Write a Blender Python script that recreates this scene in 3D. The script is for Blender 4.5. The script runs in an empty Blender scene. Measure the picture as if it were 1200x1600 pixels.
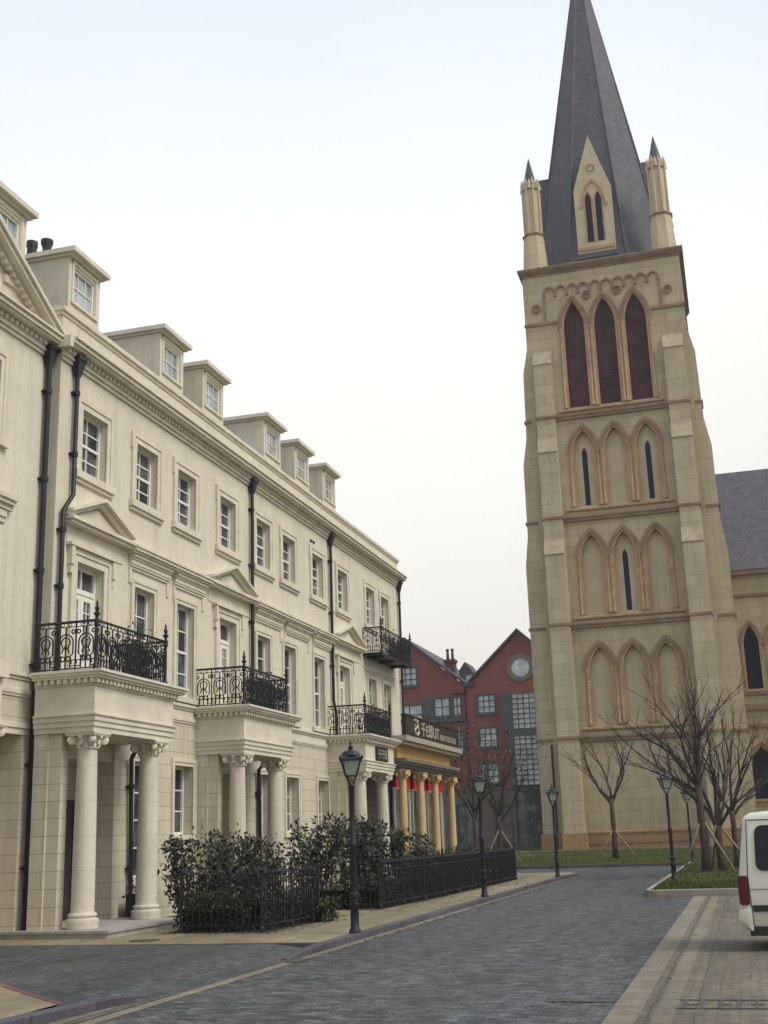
import bpy, bmesh, math, random
from mathutils import Vector, Matrix
R = math.radians
PI = math.pi
rnd = random.Random(7)
S = bpy.context.scene
COL = S.collection

# ------------------------------------------------------------------ camera, light, exposure
cam_d = bpy.data.cameras.new('camera')
cam = bpy.data.objects.new('camera', cam_d)
COL.objects.link(cam)
S.camera = cam
cam_d.sensor_width = 36
cam_d.lens = 1868.9 / 1600 * 36
cam_d.clip_start = 0.1
cam_d.clip_end = 2000
_m = Matrix.Rotation(.27604, 3, 'Z') @ Matrix.Rotation(PI/2 + .26523, 3, 'X') @ Matrix.Rotation(-.03375, 3, 'Z')
cam.matrix_world = Matrix.Translation((0, 0, 1.65)) @ _m.to_4x4()

SUN_EL, SUN_AZ = 50, 100            # azimuth measured clockwise from +Y
GLOW = Vector((math.sin(R(-20))*math.cos(R(24)), math.cos(R(-20))*math.cos(R(24)), math.sin(R(24))))
W = bpy.data.worlds.new('World')
S.world = W
W.use_nodes = True
nt = W.node_tree
nt.nodes.clear()
def N(t, **k):
    n = nt.nodes.new(t)
    for a, b in k.items(): setattr(n, a, b)
    return n
wo = N('ShaderNodeOutputWorld'); bg = N('ShaderNodeBackground'); bg.inputs['Strength'].default_value = .1
sky = N('ShaderNodeTexSky', sky_type='NISHITA')
sky.sun_disc = False
sky.sun_elevation = R(SUN_EL); sky.sun_rotation = R(SUN_AZ)
sky.dust_density = 4; sky.air_density = 1.2
tc = N('ShaderNodeTexCoord'); sep = N('ShaderNodeSeparateXYZ')
nt.links.new(tc.outputs['Generated'], sep.inputs[0])
cr = N('ShaderNodeValToRGB')
cr.color_ramp.elements[0].position = 0.0; cr.color_ramp.elements[0].color = (.64, .605, .565, 1)
cr.color_ramp.elements[1].position = 1.0; cr.color_ramp.elements[1].color = (.62, .69, .88, 1)
for p, c in ((.12, (.69, .665, .615, 1)), (.26, (.80, .78, .735, 1)), (.42, (.87, .865, .825, 1)), (.54, (.76, .795, .865, 1)), (.66, (.66, .72, .86, 1))):
    e = cr.color_ramp.elements.new(p); e.color = c
nt.links.new(sep.outputs['Z'], cr.inputs[0])
nz = N('ShaderNodeTexNoise'); nz.inputs['Scale'].default_value = 2.6; nz.inputs['Detail'].default_value = 6; nz.inputs['Roughness'].default_value = .55
nt.links.new(tc.outputs['Generated'], nz.inputs['Vector'])
mr = N('ShaderNodeMapRange'); mr.inputs['To Min'].default_value = 9.0; mr.inputs['To Max'].default_value = 10.4
nt.links.new(nz.outputs['Fac'], mr.inputs['Value'])
dt = N('ShaderNodeVectorMath', operation='DOT_PRODUCT'); dt.inputs[1].default_value = GLOW
nt.links.new(tc.outputs['Generated'], dt.inputs[0])
gl = N('ShaderNodeMapRange', interpolation_type='SMOOTHSTEP'); gl.inputs['From Min'].default_value = .80; gl.inputs['From Max'].default_value = 1.0; gl.inputs['To Min'].default_value = .95; gl.inputs['To Max'].default_value = 1.10
nt.links.new(dt.outputs['Value'], gl.inputs['Value'])
gm = N('ShaderNodeMath', operation='MULTIPLY'); nt.links.new(mr.outputs[0], gm.inputs[0]); nt.links.new(gl.outputs[0], gm.inputs[1])
mul = N('ShaderNodeVectorMath', operation='SCALE')
nt.links.new(cr.outputs[0], mul.inputs[0]); nt.links.new(gm.outputs[0], mul.inputs['Scale'])
mix = N('ShaderNodeMix', data_type='RGBA'); mix.inputs['Factor'].default_value = .93   # cloud cover
nt.links.new(sky.outputs[0], mix.inputs['A']); nt.links.new(mul.outputs[0], mix.inputs['B'])
nt.links.new(mix.outputs['Result'], bg.inputs['Color']); nt.links.new(bg.outputs[0], wo.inputs[0])

sun_d = bpy.data.lights.new('sun', 'SUN')
sun_d.energy = 2.0; sun_d.angle = R(25); sun_d.color = (1, .94, .83)
sun = bpy.data.objects.new('sun', sun_d); COL.objects.link(sun)
_d = Vector((math.sin(R(SUN_AZ)) * math.cos(R(SUN_EL)), math.cos(R(SUN_AZ)) * math.cos(R(SUN_EL)), math.sin(R(SUN_EL))))
sun.rotation_euler = _d.to_track_quat('Z', 'Y').to_euler()
S.view_settings.view_transform = 'Standard'
S.view_settings.look = 'None'
S.view_settings.exposure = 0.33
S.view_settings.gamma = 1.0

# ------------------------------------------------------------------ helpers
class MB:
    def __init__(s): s.v = []; s.f = []
    def add(s, vs, fs):
        b = len(s.v); s.v += [tuple(x) for x in vs]; s.f += [tuple(i + b for i in f) for f in fs]
    def box(s, x0, x1, y0, y1, z0, z1):
        s.add([(x0,y0,z0),(x1,y0,z0),(x1,y1,z0),(x0,y1,z0),(x0,y0,z1),(x1,y0,z1),(x1,y1,z1),(x0,y1,z1)],
              [(3,2,1,0),(4,5,6,7),(0,1,5,4),(1,2,6,5),(2,3,7,6),(3,0,4,7)])
        return s
    def quad(s, a, b, c, d): s.add([a,b,c,d],[(0,1,2,3)]); return s
    def loft(s, rings, close=True, caps=True):
        n = len(rings[0]); vs = [p for r in rings for p in r]; fs = []
        for i in range(len(rings)-1):
            for j in range(n if close else n-1):
                k = (j+1) % n
                fs.append((i*n+j, i*n+k, (i+1)*n+k, (i+1)*n+j))
        if caps: fs.append(tuple(range(n))[::-1]); fs.append(tuple((len(rings)-1)*n + j for j in range(n)))
        s.add(vs, fs); return s
    def prism(s, poly, vec):
        v = Vector(vec); return s.loft([[Vector(p) for p in poly], [Vector(p)+v for p in poly]])
    def lathe(s, prof, c, n=20, a0=0, sq=1):
        rings = [[(c[0]+r*math.cos(a0+2*PI*j/n), c[1]+r*math.sin(a0+2*PI*j/n), z) for j in range(n)] for r, z in prof]
        return s.loft(rings)
    def tube(s, pts, r, n=5, caps=True):
        pts = [Vector(p) for p in pts]; m = len(pts)
        if isinstance(r, (int, float)): r = [r]*m
        rings = []; up = None
        for i in range(m):
            d = (pts[min(i+1,m-1)] - pts[max(i-1,0)])
            if d.length < 1e-9: d = Vector((0,0,1))
            d.normalize()
            if up is None: up = d.orthogonal().normalized()
            a = (up - d*up.dot(d))
            if a.length < 1e-6: a = d.orthogonal()
            a.normalize(); up = a; b = d.cross(a)
            rings.append([pts[i] + (a*math.cos(2*PI*j/n) + b*math.sin(2*PI*j/n))*r[i] for j in range(n)])
        return s.loft(rings, True, caps)
    def ball(s, c, r, n=8, m=6, sz=1):
        return s.lathe([(max(1e-4, r*math.sin(PI*i/m)), c[2]-r*sz*math.cos(PI*i/m)) for i in range(m+1)], c, n)

def origin(o):
    while o is not None:
        if 'org' in ORG.get(o.name, {}): return Vector(ORG[o.name]['org'])
        o = o.parent
    return Vector((0,0,0))
ORG = {}
def obj(name, mb, mat, parent=None, smooth=False, org=None, bevel=0):
    me = bpy.data.meshes.new(name)
    o0 = Vector(org) if org is not None else (origin(parent) if parent else Vector((0,0,0)))
    me.from_pydata([(x-o0.x, y-o0.y, z-o0.z) for x,y,z in mb.v], [], mb.f)
    bm = bmesh.new(); bm.from_mesh(me)
    bmesh.ops.recalc_face_normals(bm, faces=bm.faces)
    bm.to_mesh(me); bm.free()
    for m in (mat if isinstance(mat, (list, tuple)) else [mat]): me.materials.append(m)
    if smooth:
        me.polygons.foreach_set('use_smooth', [True]*len(me.polygons))
        if smooth != 'all': 
            try: me.set_sharp_from_angle(angle=R(40))
            except Exception: pass
    o = bpy.data.objects.new(name, me); COL.objects.link(o)
    if parent: o.parent = parent
    elif org is not None:
        o.location = o0
    if org is not None: ORG[o.name] = {'org': o0}
    if bevel:
        md = o.modifiers.new('bevel', 'BEVEL'); md.width = bevel; md.segments = 2; md.limit_method = 'ANGLE'; md.angle_limit = R(35)
    return o
def thing(name, loc, label, cat, group=None):
    o = bpy.data.objects.new(name, None); COL.objects.link(o)
    o.location = loc; o.empty_display_size = .2
    ORG[o.name] = {'org': Vector(loc)}
    return tag(o, label, cat, group)
def tag(o, label, cat, group=None):
    o['label'] = label; o['category'] = cat
    if group: o['group'] = group
    return o
def struct(name, mb, mat, **k):
    o = obj(name, mb, mat, **k); o['kind'] = 'structure'; return o
def dup(root, loc, label, group=None, rotz=0, scale=None):
    r = root.copy(); COL.objects.link(r); r.location = loc; r.rotation_euler = (0,0,rotz)
    if scale: r.scale = (scale,)*3 if isinstance(scale, (int,float)) else scale
    r['label'] = label
    if group: r['group'] = group
    for ch in list(root.children):
        c = ch.copy(); COL.objects.link(c); c.parent = r
        for g in ch.children:
            d = g.copy(); COL.objects.link(d); d.parent = c
    return r

# ------------------------------------------------------------------ materials
MATS = {}
def new_mat(name):
    m = bpy.data.materials.new(name); m.use_nodes = True
    t = m.node_tree; b = t.nodes['Principled BSDF']
    return m, t, b
def nodes(t):
    def n(ty, **k):
        x = t.nodes.new(ty)
        for a, b in k.items():
            if a.startswith('i_'): x.inputs[a[2:].replace('_', ' ')].default_value = b
            else: setattr(x, a, b)
        return x
    return n, t.links.new
def lerp(n, L, fac, a, b):
    x = n('ShaderNodeMix', data_type='RGBA')
    for s, v in (('Factor', fac), ('A', a), ('B', b)):
        if hasattr(v, 'is_output'): L(v, x.inputs[s])
        else: x.inputs[s].default_value = v if s == 'Factor' else (*v, 1)
    return x.outputs['Result']
def wallcoord(n, L):
    g = n('ShaderNodeNewGeometry'); s = n('ShaderNodeSeparateXYZ'); L(g.outputs['Position'], s.inputs[0])
    q = n('ShaderNodeSeparateXYZ'); L(g.outputs['True Normal'], q.inputs[0])
    ab = n('ShaderNodeMath', operation='ABSOLUTE'); L(q.outputs['X'], ab.inputs[0])
    gt = n('ShaderNodeMath', operation='GREATER_THAN'); L(ab.outputs[0], gt.inputs[0]); gt.inputs[1].default_value = .5
    mx = n('ShaderNodeMix'); L(gt.outputs[0], mx.inputs['Factor']); L(s.outputs['X'], mx.inputs['A']); L(s.outputs['Y'], mx.inputs['B'])
    c = n('ShaderNodeCombineXYZ'); L(mx.outputs['Result'], c.inputs['X']); L(s.outputs['Z'], c.inputs['Y'])
    return c.outputs[0], g.outputs['Position']
def m_plain(name, col, rough=.6, var=.12, scale=3, metal=0, spec=.5, bump=.0, bscale=40):
    m, t, b = new_mat(name); n, L = nodes(t)
    g = n('ShaderNodeNewGeometry')
    z = n('ShaderNodeTexNoise', i_Scale=scale, i_Detail=5.0, i_Roughness=.6); L(g.outputs['Position'], z.inputs['Vector'])
    r = n('ShaderNodeMapRange'); L(z.outputs['Fac'], r.inputs['Value']); r.inputs['From Min'].default_value=.3; r.inputs['From Max'].default_value=.7
    c = lerp(n, L, r.outputs[0], tuple(x*(1-var) for x in col), tuple(min(1, x*(1+var)) for x in col))
    L(c, b.inputs['Base Color']); b.inputs['Roughness'].default_value = rough; b.inputs['Metallic'].default_value = metal
    b.inputs['Specular IOR Level'].default_value = spec
    if bump:
        z2 = n('ShaderNodeTexNoise', i_Scale=bscale, i_Detail=4.0); L(g.outputs['Position'], z2.inputs['Vector'])
        bp = n('ShaderNodeBump', i_Strength=bump, i_Distance=.02); L(z2.outputs['Fac'], bp.inputs['Height']); L(bp.outputs[0], b.inputs['Normal'])
    return m
def m_stone(name, c1, c2, mortar, w, h, ms=.008, rough=.8, bump=.5, stain=.25, stain_c=None, off=.5):
    m, t, b = new_mat(name); n, L = nodes(t)
    co, pos = wallcoord(n, L)
    br = n('ShaderNodeTexBrick', offset=off); br.inputs['Scale'].default_value = 1
    br.inputs['Brick Width'].default_value = w; br.inputs['Row Height'].default_value = h
    br.inputs['Mortar Size'].default_value = ms; br.inputs['Mortar Smooth'].default_value = .3
    for k, v in (('Color1', c1), ('Color2', c2), ('Mortar', mortar)): br.inputs[k].default_value = (*v, 1)
    L(co, br.inputs['Vector'])
    mp = n('ShaderNodeMapping'); mp.inputs['Scale'].default_value = (1, 1, .22); L(pos, mp.inputs['Vector'])
    z = n('ShaderNodeTexNoise', i_Scale=1.3, i_Detail=7.0, i_Roughness=.62); L(mp.outputs[0], z.inputs['Vector'])
    r = n('ShaderNodeMapRange'); L(z.outputs['Fac'], r.inputs['Value'])
    r.inputs['From Min'].default_value=.42; r.inputs['From Max'].default_value=.75; r.inputs['To Max'].default_value=stain
    sc = stain_c or tuple(x*.5 for x in c1)
    c = lerp(n, L, r.outputs[0], br.outputs['Color'], sc)
    z3 = n('ShaderNodeTexNoise', i_Scale=9.0, i_Detail=6.0); L(pos, z3.inputs['Vector'])
    r3 = n('ShaderNodeMapRange'); L(z3.outputs['Fac'], r3.inputs['Value']); r3.inputs['To Min'].default_value=.88; r3.inputs['To Max'].default_value=1.1
    v = n('ShaderNodeVectorMath', operation='SCALE'); L(c, v.inputs[0]); L(r3.outputs[0], v.inputs['Scale'])
    mp2 = n('ShaderNodeMapping'); mp2.inputs['Scale'].default_value = (1, 1, .06); L(pos, mp2.inputs['Vector'])
    z4 = n('ShaderNodeTexNoise', i_Scale=5.0, i_Detail=6.0, i_Roughness=.7); L(mp2.outputs[0], z4.inputs['Vector'])
    r4 = n('ShaderNodeMapRange'); L(z4.outputs['Fac'], r4.inputs['Value']); r4.inputs['From Min'].default_value=.5; r4.inputs['From Max'].default_value=.75; r4.inputs['To Min'].default_value=1.0; r4.inputs['To Max'].default_value=.80
    v2 = n('ShaderNodeVectorMath', operation='SCALE'); L(v.outputs[0], v2.inputs[0]); L(r4.outputs[0], v2.inputs['Scale'])
    L(v2.outputs[0], b.inputs['Base Color']); b.inputs['Roughness'].default_value = rough
    b.inputs['Specular IOR Level'].default_value = .25
    bp = n('ShaderNodeBump', i_Strength=bump, i_Distance=.02, invert=True); L(br.outputs['Fac'], bp.inputs['Height'])
    bp2 = n('ShaderNodeBump', i_Strength=.15, i_Distance=.01); L(z3.outputs['Fac'], bp2.inputs['Height']); L(bp.outputs[0], bp2.inputs['Normal'])
    L(bp2.outputs[0], b.inputs['Normal'])
    return m
def m_paving(name, c1, c2, mortar, w, h, ms=.01, rough=.75, bump=.6, patch=.3, patch_c=(.2,.18,.15), rot=0, vscale=14, spread=.35, pscale=.35):
    m, t, b = new_mat(name); n, L = nodes(t)
    g = n('ShaderNodeNewGeometry'); mp = n('ShaderNodeMapping'); mp.inputs['Rotation'].default_value = (0,0,rot)
    zz = n('ShaderNodeTexNoise', i_Scale=1.1, i_Detail=2.0); L(g.outputs['Position'], zz.inputs['Vector'])
    wv = n('ShaderNodeVectorMath', operation='MULTIPLY_ADD'); L(zz.outputs['Color'], wv.inputs[0]); wv.inputs[1].default_value=(.06,.06,0); L(g.outputs['Position'], wv.inputs[2])
    L(wv.outputs[0], mp.inputs['Vector'])
    br = n('ShaderNodeTexBrick'); br.inputs['Scale'].default_value = 1
    br.inputs['Brick Width'].default_value = w; br.inputs['Row Height'].default_value = h
    br.inputs['Mortar Size'].default_value = ms; br.inputs['Mortar Smooth'].default_value = .4
    for k, v in (('Color1', c1), ('Color2', c2), ('Mortar', mortar)): br.inputs[k].default_value = (*v, 1)
    L(mp.outputs[0], br.inputs['Vector'])
    z = n('ShaderNodeTexNoise', i_Scale=pscale, i_Detail=8.0, i_Roughness=.65); L(g.outputs['Position'], z.inputs['Vector'])
    r = n('ShaderNodeMapRange'); L(z.outputs['Fac'], r.inputs['Value']); r.inputs['From Min'].default_value=.42; r.inputs['From Max'].default_value=.7; r.inputs['To Max'].default_value=patch
    c = lerp(n, L, r.outputs[0], br.outputs['Color'], patch_c)
    z3 = n('ShaderNodeTexNoise', i_Scale=vscale, i_Detail=8.0, i_Roughness=.75); L(g.outputs['Position'], z3.inputs['Vector'])
    r3 = n('ShaderNodeMapRange'); L(z3.outputs['Fac'], r3.inputs['Value']); r3.inputs['From Min'].default_value=.3; r3.inputs['From Max'].default_value=.7
    r3.inputs['To Min'].default_value=1-spread; r3.inputs['To Max'].default_value=1+spread
    v = n('ShaderNodeVectorMath', operation='SCALE'); L(c, v.inputs[0]); L(r3.outputs[0], v.inputs['Scale'])
    mpt = n('ShaderNodeMapping'); mpt.inputs['Scale'].default_value = (1.2, .12, 1); L(g.outputs['Position'], mpt.inputs['Vector'])
    zt = n('ShaderNodeTexNoise', i_Scale=1.0, i_Detail=6.0, i_Roughness=.65); L(mpt.outputs[0], zt.inputs['Vector'])
    rt = n('ShaderNodeMapRange'); L(zt.outputs['Fac'], rt.inputs['Value']); rt.inputs['From Min'].default_value=.35; rt.inputs['From Max'].default_value=.68; rt.inputs['To Min'].default_value=.72; rt.inputs['To Max'].default_value=1.22
    zs = n('ShaderNodeTexNoise', i_Scale=.9, i_Detail=9.0, i_Roughness=.75); L(g.outputs['Position'], zs.inputs['Vector'])
    rs = n('ShaderNodeMapRange'); L(zs.outputs['Fac'], rs.inputs['Value']); rs.inputs['From Min'].default_value=.58; rs.inputs['From Max'].default_value=.72; rs.inputs['To Min'].default_value=1.0; rs.inputs['To Max'].default_value=1.4
    mt_ = n('ShaderNodeMath', operation='MULTIPLY'); L(rt.outputs[0], mt_.inputs[0]); L(rs.outputs[0], mt_.inputs[1])
    v2 = n('ShaderNodeVectorMath', operation='SCALE'); L(v.outputs[0], v2.inputs[0]); L(mt_.outputs[0], v2.inputs['Scale'])
    L(v2.outputs[0], b.inputs['Base Color']); b.inputs['Roughness'].default_value = rough; b.inputs['Specular IOR Level'].default_value = .3
    bp = n('ShaderNodeBump', i_Strength=bump, i_Distance=.015, invert=True); L(br.outputs['Fac'], bp.inputs['Height'])
    bp2 = n('ShaderNodeBump', i_Strength=.35, i_Distance=.015); L(z3.outputs['Fac'], bp2.inputs['Height']); L(bp.outputs[0], bp2.inputs['Normal'])
    L(bp2.outputs[0], b.inputs['Normal'])
    return m
def m_glass(name, lo, hi, rough=.06):
    m, t, b = new_mat(name); n, L = nodes(t)
    g = n('ShaderNodeNewGeometry'); 
    z = n('ShaderNodeTexNoise', i_Scale=1.5, i_Detail=1.0); L(g.outputs['Position'], z.inputs['Vector'])
    r = n('ShaderNodeMapRange'); L(z.outputs['Fac'], r.inputs['Value']); r.inputs['From Min'].default_value=.4; r.inputs['From Max'].default_value=.62
    c = lerp(n, L, r.outputs[0], lo, hi); L(c, b.inputs['Base Color'])
    b.inputs['Roughness'].default_value = rough; b.inputs['Specular IOR Level'].default_value = .6
    z2 = n('ShaderNodeTexNoise', i_Scale=2.5); L(g.outputs['Position'], z2.inputs['Vector'])
    bp = n('ShaderNodeBump', i_Strength=.06, i_Distance=.05); L(z2.outputs['Fac'], bp.inputs['Height']); L(bp.outputs[0], b.inputs['Normal'])
    return m
def m_leaf(name, cols, rough=.5):
    m, t, b = new_mat(name); n, L = nodes(t)
    g = n('ShaderNodeNewGeometry'); cr = n('ShaderNodeValToRGB')
    el = cr.color_ramp.elements
    el[0].color = (*cols[0], 1); el[1].color = (*cols[-1], 1)
    for i, c in enumerate(cols[1:-1]): e = el.new((i+1)/(len(cols)-1)); e.color = (*c, 1)
    L(g.outputs['Random Per Island'], cr.inputs[0]); L(cr.outputs[0], b.inputs['Base Color'])
    b.inputs['Roughness'].default_value = rough; b.inputs['Specular IOR Level'].default_value = .4
    return m

CREAM = m_stone('cream_render', (.63,.585,.48), (.665,.62,.51), (.555,.51,.415), 1.1, .42, .004, bump=.12, stain=.34, stain_c=(.44,.40,.32))
RUST = m_stone('cream_ashlar', (.565,.515,.41), (.63,.578,.462), (.40,.36,.28), .95, .31, .009, bump=.5, stain=.4, stain_c=(.38,.34,.26))
TRIM = m_plain('cream_trim', (.62,.575,.475), .75, .12, 2.0, spec=.25, bump=.1)
COLM = m_stone('column_stone', (.585,.54,.455), (.63,.585,.49), (.49,.45,.37), 3.0, .62, .006, bump=.2, stain=.14, stain_c=(.42,.36,.28))
STEP = m_plain('grey_step_stone', (.33,.31,.285), .7, .2, 3, bump=.1)
WHITE = m_plain('white_joinery', (.74,.73,.68), .45, .05, 6)
GLASS = m_glass('window_glass', (.010,.012,.016), (.10,.105,.11))
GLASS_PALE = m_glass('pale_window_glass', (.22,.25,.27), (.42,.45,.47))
GLASS_SKY_PAINTED = m_glass('painted_sky_reflection_glass', (.42,.47,.53), (.66,.70,.74))  # sky reflection painted into the pale base colour of the panes
POTS = m_plain('sooty_clay', (.035,.024,.026), .7, .3, 6)
IRON = m_plain('black_iron', (.011,.010,.016), .42, .3, 8, spec=.4)
SLATE = m_stone('roof_slate', (.075,.070,.090), (.105,.098,.12), (.04,.038,.05), .34, .24, .012, rough=.65, bump=.8, stain=.35, stain_c=(.16,.15,.17))
TOWER = m_stone('church_stone', (.43,.36,.235), (.485,.41,.275), (.315,.255,.165), 1.45, .66, .014, bump=.6, stain=.45, stain_c=(.235,.20,.14))
BUTT = m_stone('buttress_stone', (.45,.385,.26), (.515,.445,.31), (.33,.27,.18), 1.25, .66, .014, bump=.5, stain=.4, stain_c=(.25,.22,.15))
WEATH = m_plain('weathered_pale_stone', (.40,.345,.24), .85, .2, 2, spec=.2)
PANEL = m_stone('arcade_panel_stone', (.50,.425,.285), (.555,.475,.325), (.41,.34,.225), .9, .82, .008, bump=.3, stain=.2, stain_c=(.26,.215,.135))
WARM = m_plain('warm_sandstone', (.39,.265,.155), .8, .22, 1.6, spec=.2, bump=.2)
BROWN = m_plain('brown_sandstone', (.25,.17,.11), .8, .25, 1.8, spec=.2, bump=.2)
PLINTH = m_stone('plinth_stone', (.35,.215,.105), (.39,.25,.125), (.22,.13,.07), 1.6, .5, .012, bump=.4, stain=.3, stain_c=(.2,.13,.07))
LOUVRE = m_plain('louvre_timber', (.075,.026,.030), .65, .5, 1.2, spec=.3)
SLIT = m_plain('slit_glass', (.010,.010,.024), .65, .3, 3, spec=.15)
BRICK = m_stone('red_brick', (.25,.082,.074), (.29,.097,.086), (.21,.10,.09), .32, .11, .014, rough=.85, bump=.3, stain=.3, stain_c=(.15,.04,.04))
CHIMB = m_plain('sooty_brick', (.12,.05,.045), .9, .25, 4)
GREYSTONE = m_stone('grey_base_stone', (.14,.115,.105), (.165,.135,.12), (.09,.075,.07), .9, .45, .012, bump=.4)
GREENFR = m_plain('dark_green_joinery', (.055,.075,.078), .5, .2, 3)
YELLOW = m_plain('yellow_paint', (.52,.375,.185), .55, .1, 2)
YELLOW2 = m_plain('ochre_frieze_paint', (.50,.30,.08), .55, .15, 2)
GREYTRIM = m_plain('grey_cornice_paint', (.16,.14,.12), .6, .12, 3)
PALETRIM = m_plain('pale_ledge_paint', (.36,.32,.24), .6, .12, 3)
DOORW = m_plain('dark_door_paint', (.05,.04,.035), .4, .2, 3)
REDCL = m_plain('red_fabric', (.55,.008,.025), .6, .12, 3)
SIGNBK = m_plain('sign_black', (.013,.011,.012), .35, .2, 3)
LETTER = m_plain('sign_lettering', (.46,.41,.33), .5, .08, 6)
GOLD = m_plain('small_sign_lettering', (.38,.33,.22), .5, .1, 6)
ROAD = m_paving('granite_setts', (.030,.036,.039), (.105,.112,.114), (.034,.039,.041), .2, .105, .012, rough=.6, patch=.55, patch_c=(.085,.082,.074), vscale=4.5, spread=.95, pscale=1.1)
APRON = m_paving('apron_setts', (.036,.043,.047), (.085,.091,.092), (.038,.043,.046), .22, .11, .014, rough=.65, patch=.35, patch_c=(.12,.11,.09), rot=PI/2, vscale=11, spread=.35)
PAVE = m_paving('pavement_flags', (.21,.183,.117), (.245,.214,.136), (.155,.135,.087), .6, .6, .008, patch=.5, patch_c=(.17,.145,.09), vscale=5, spread=.16, pscale=.5)
PARK = m_paving('tan_pavers', (.14,.123,.085), (.20,.176,.124), (.105,.092,.065), .2, .1, .010, patch=.7, patch_c=(.105,.097,.08), vscale=7, spread=.35, pscale=.6)
GUTTER = m_paving('gutter_stone', (.17,.152,.11), (.21,.187,.135), (.125,.11,.08), .5, 2.0, .02, patch=.4, patch_c=(.2,.17,.11), rot=PI/2, vscale=7, spread=.2, pscale=.8)
GUTTER2 = m_paving('grey_gutter_setts', (.115,.103,.078), (.16,.142,.10), (.08,.075,.06), .2, .1, .015, patch=.4, patch_c=(.12,.11,.09), rot=PI/2, vscale=9, spread=.3)
KERB = m_paving('kerb_granite', (.068,.062,.080), (.095,.086,.105), (.04,.037,.042), 1.0, 9.0, .012, patch=.3, patch_c=(.1,.095,.1), rot=PI/2, vscale=20, spread=.25)
KERBPALE = m_paving('pale_kerb', (.25,.23,.19), (.29,.265,.215), (.13,.12,.10), 1.0, 9.0, .012, patch=.3, patch_c=(.18,.165,.13), rot=PI/2, vscale=20, spread=.2)
REDEDGE = m_paving('red_edging_brick', (.16,.065,.05), (.2,.08,.06), (.10,.06,.05), .22, .11, .01)
EARTH = m_plain('bare_earth', (.085,.058,.035), .95, .3, 6, spec=.1, bump=.5)
GROUND = m_plain('distant_ground', (.13,.12,.09), .95, .2, .3, spec=.1)
def m_lawn():
    m, t, b = new_mat('lawn_grass'); n, L = nodes(t)
    g = n('ShaderNodeNewGeometry')
    z = n('ShaderNodeTexNoise', i_Scale=.7, i_Detail=8.0, i_Roughness=.7); L(g.outputs['Position'], z.inputs['Vector'])
    r = n('ShaderNodeMapRange'); L(z.outputs['Fac'], r.inputs['Value']); r.inputs['From Min'].default_value=.35; r.inputs['From Max'].default_value=.68
    c = lerp(n, L, r.outputs[0], (.040,.058,.012), (.085,.085,.022))
    z3 = n('ShaderNodeTexNoise', i_Scale=16.0, i_Detail=8.0, i_Roughness=.75); L(g.outputs['Position'], z3.inputs['Vector'])
    r3 = n('ShaderNodeMapRange'); L(z3.outputs['Fac'], r3.inputs['Value']); r3.inputs['From Min'].default_value=.3; r3.inputs['From Max'].default_value=.7; r3.inputs['To Min'].default_value=.55; r3.inputs['To Max'].default_value=1.4
    v = n('ShaderNodeVectorMath', operation='SCALE'); L(c, v.inputs[0]); L(r3.outputs[0], v.inputs['Scale'])
    L(v.outputs[0], b.inputs['Base Color']); b.inputs['Roughness'].default_value=.95; b.inputs['Specular IOR Level'].default_value=.1
    bp = n('ShaderNodeBump', i_Strength=.8, i_Distance=.05); L(z3.outputs['Fac'], bp.inputs['Height']); L(bp.outputs[0], b.inputs['Normal'])
    return m
LAWN = m_lawn()
BLADE = m_leaf('grass_blades', [(.035,.055,.010), (.055,.075,.016), (.085,.085,.025)], .8)
HEDGE = m_leaf('hedge_leaves', [(.010,.018,.007), (.018,.030,.010), (.030,.045,.014), (.045,.06,.02)])
SHRUB = m_leaf('shrub_leaves', [(.012,.017,.011), (.020,.032,.014), (.030,.028,.024), (.042,.034,.036), (.042,.062,.024), (.06,.08,.035)])
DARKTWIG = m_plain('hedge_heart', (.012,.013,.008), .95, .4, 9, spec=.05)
TWIG = m_plain('shrub_stem', (.035,.026,.02), .85, .3, 5)
REDLEAF = m_leaf('dry_leaves', [(.05,.055,.025), (.09,.045,.03), (.06,.07,.03), (.10,.06,.05)])
BARK = m_plain('bark', (.058,.047,.042), .9, .4, 7, spec=.15, bump=.6)
BARK2 = m_plain('rope_wrapped_bark', (.080,.055,.040), .9, .4, 12, spec=.15, bump=.6)
POLE = m_plain('timber_pole', (.24,.195,.14), .8, .25, 4)
PAINT = m_plain('van_paint', (.62,.62,.52), .25, .03, 2, spec=.5)
CLOTHG = m_plain('lantern_glass', (.33,.37,.31), .15, .15, 3)
RUBBER = m_plain('black_rubber', (.012,.012,.014), .6, .2, 8)
VGLASS = m_plain('van_glass', (.006,.006,.014), .08, .2, 3, spec=.3)
LAMPRED = m_plain('tail_lamp_red', (.075,.003,.010), .15, .2, 10)
CHROME = m_plain('steel', (.4,.4,.4), .3, .1, 8, metal=1)
GRATE = m_plain('iron_grate', (.06,.055,.045), .7, .3, 8)

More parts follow.
